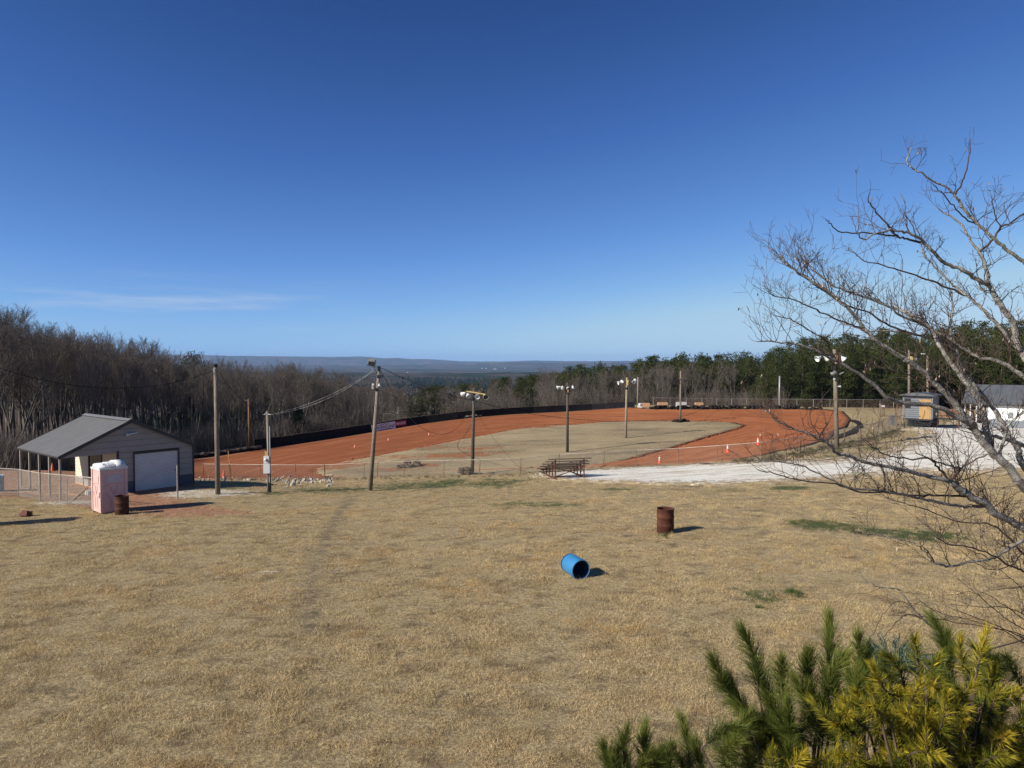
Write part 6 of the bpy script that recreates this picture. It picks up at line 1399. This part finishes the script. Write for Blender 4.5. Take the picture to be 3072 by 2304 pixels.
# ------------------------------------------------------------------ grass
def tuft(seed, mat, n, h, spread, wd, lean=.55):
    random.seed(seed); b = MB()
    for _ in range(n):
        a = random.random()*6.28; r0 = random.random()**.6*spread; p = Vector((math.cos(a)*r0, math.sin(a)*r0, -.01)); d = Vector((random.gauss(0, lean), random.gauss(0, lean), 1)).normalized(); L = h*random.uniform(.45, 1.15); x = rand_perp(d)*wd*.5; q = p+d*L*.55; e = q+(d+Vector((d.x, d.y, -.25))*.7+rand_perp(d)*.25).normalized()*L*.5
        b.add([p-x, p+x, q+x*.8, q-x*.8, e], [(0, 1, 2, 3), (3, 2, 4)], random.random())
    return b.mesh('tuft', M[mat])
TF = [tuft(i, 'straw', 80, .078, .18, .0036) for i in range(5)] + [tuft(20+i, 'greengrass', 60, .08, .15, .005) for i in range(2)] + [tuft(40, 'straw', 60, .17, .13, .004, .4)] + [tuft(50, 'greengrass', 60, .3, .14, .008, .3)] + [tuft(60+i, 'weeds', 50, .35, .2, .007, .35) for i in range(2)]
rng = np.random.default_rng(9)
pos = []
for D0, D1, den in ((9, 16, 46), (16, 24, 34), (24, 34, 21), (34, 47, 12)):
    n = int(den*(D1*D1-D0*D0)*.5*1.52*1.06); D = np.sqrt(rng.uniform(D0*D0, D1*D1, n)); u = rng.uniform(-.80, .80, n); pos.append(np.stack([u*D, D], -1))
n = 15000; D = rng.uniform(46, 98, n); u = rng.uniform(-.3, .42, n); pos.append(np.stack([u*D, D], -1))
pos = np.concatenate(pos)
gX, gY = pos[:, 0], pos[:, 1]; it1, ig1 = inside_all(gX, gY); cl1 = in_poly(gX, gY, [tuple(p) for p in clayA]); dgv = dist_poly(gX, gY, [tuple(p) for p in gravelp]); dcl = dist_poly(gX, gY, [tuple(p) for p in clayA])
Dx, Dy = gX-GO.x, gY-GO.y
in1 = in_poly(gX, gY, [tuple(p) for p in infield]); din = dist_poly(gX, gY, [tuple(p) for p in infield]); infi = in1 & (din > .3) & (rng.random(len(gX)) < .5)
keep = (~it1 | infi) & ~(ig1 & (dgv > .25+rng.random(len(gX))**3*2)) & ~(cl1 & (dcl > rng.random(len(gX))*1.0)) & ((gY < 58) | infi)
lump = np.array([mnoise.noise(Vector((a*.55, b*.8, 5))) for a, b in pos]); lump2 = np.array([mnoise.noise(Vector((a*2.2, b*2.6, 15))) for a, b in pos])
keep &= ~((lump2 < -.25) & (rng.random(len(gX)) < .85)); keep &= ~((lump < -.3) & (rng.random(len(gX)) < .35))
wt_ = dist_poly(gX, gY, [tuple(p) for p in tyretrack], False); keep &= ~((wt_ < .22) & (rng.random(len(gX)) < .85))
pos, lump, lump2, infi = pos[keep], lump[keep], lump2[keep], infi[keep]; gX, gY = pos[:, 0], pos[:, 1]; gm = green_mask(gX, gY)
sc_ = (.78+.5*lump+.4*lump2+rng.uniform(0, .35, len(pos))).clip(.4, 1.6)*np.where(infi, .8, 1)
idx = rng.integers(0, 5, len(pos)); isg = rng.random(len(pos)) < gm*1.15-.12; idx[isg] = 5+rng.integers(0, 2, isg.sum()); tall = (~isg) & (rng.random(len(pos)) < .006+.03*(lump > .3)); idx[tall] = 7
print('tufts', len(pos))
P3 = np.stack([gX, gY, TZ(gX, gY)+np.where(infi, .13, 0)], -1)
# extra: tall green sprouts, dark weeds along the fence foot
ex = []; exi = []; exs = []
for px, py, n, s in ((2378, 1778, 6, .75), (2395, 1790, 4, .6), (1187, 1441, 5, .8), (1996, 1606, 10, .45), (2280, 1830, 4, .5)):
    for _ in range(n):
        q = gnd(px+random.gauss(0, 9), py+random.gauss(0, 5)); ex.append(tuple(q)); exi.append(8); exs.append(s*random.uniform(.6, 1.1))
fl_ = [gnd(*p) for p in [(610, 1434), (781, 1438), (976, 1440), (1132, 1434), (1331, 1430), (1560, 1424), (1808, 1405)]]
for a, b in zip(fl_[:-1], fl_[1:]):
    for _ in range(int((b-a).length*5)):
        q = a.lerp(b, random.random())+Vector((0, random.gauss(-.8, .8), 0)); ex.append((q.x, q.y, tz(q.x, q.y))); exi.append(9+random.randrange(2)); exs.append(random.uniform(.35, .8))
fl_ = [gnd(*p) for p in [(2200, 1386), (2284, 1380), (2401, 1362), (2470, 1349), (2532, 1334), (2583, 1323), (2621, 1315), (2647, 1306), (2689, 1289)]]
for a, b in zip(fl_[:-1], fl_[1:]):
    for _ in range(int((b-a).length*26)):
        q = a.lerp(b, random.random())+Vector((random.gauss(0, .3), random.gauss(-.3, .9), 0)); ex.append((q.x, q.y, tz(q.x, q.y))); exi.append(random.choice((9, 10, 9, 10, 8))); exs.append(random.uniform(.4, .85))
P3 = np.concatenate([P3, np.array(ex)]); idx = np.concatenate([idx, exi]); sc_ = np.concatenate([sc_, exs])
rot = np.stack([rng.normal(0, .12, len(P3)), rng.normal(0, .12, len(P3)), rng.uniform(0, 6.28, len(P3))], -1)
scatter('dry_grass', TF, P3, rot, sc_, idx, 'short dry tan grass covering the lawn with a few green patches')
print('scene built')
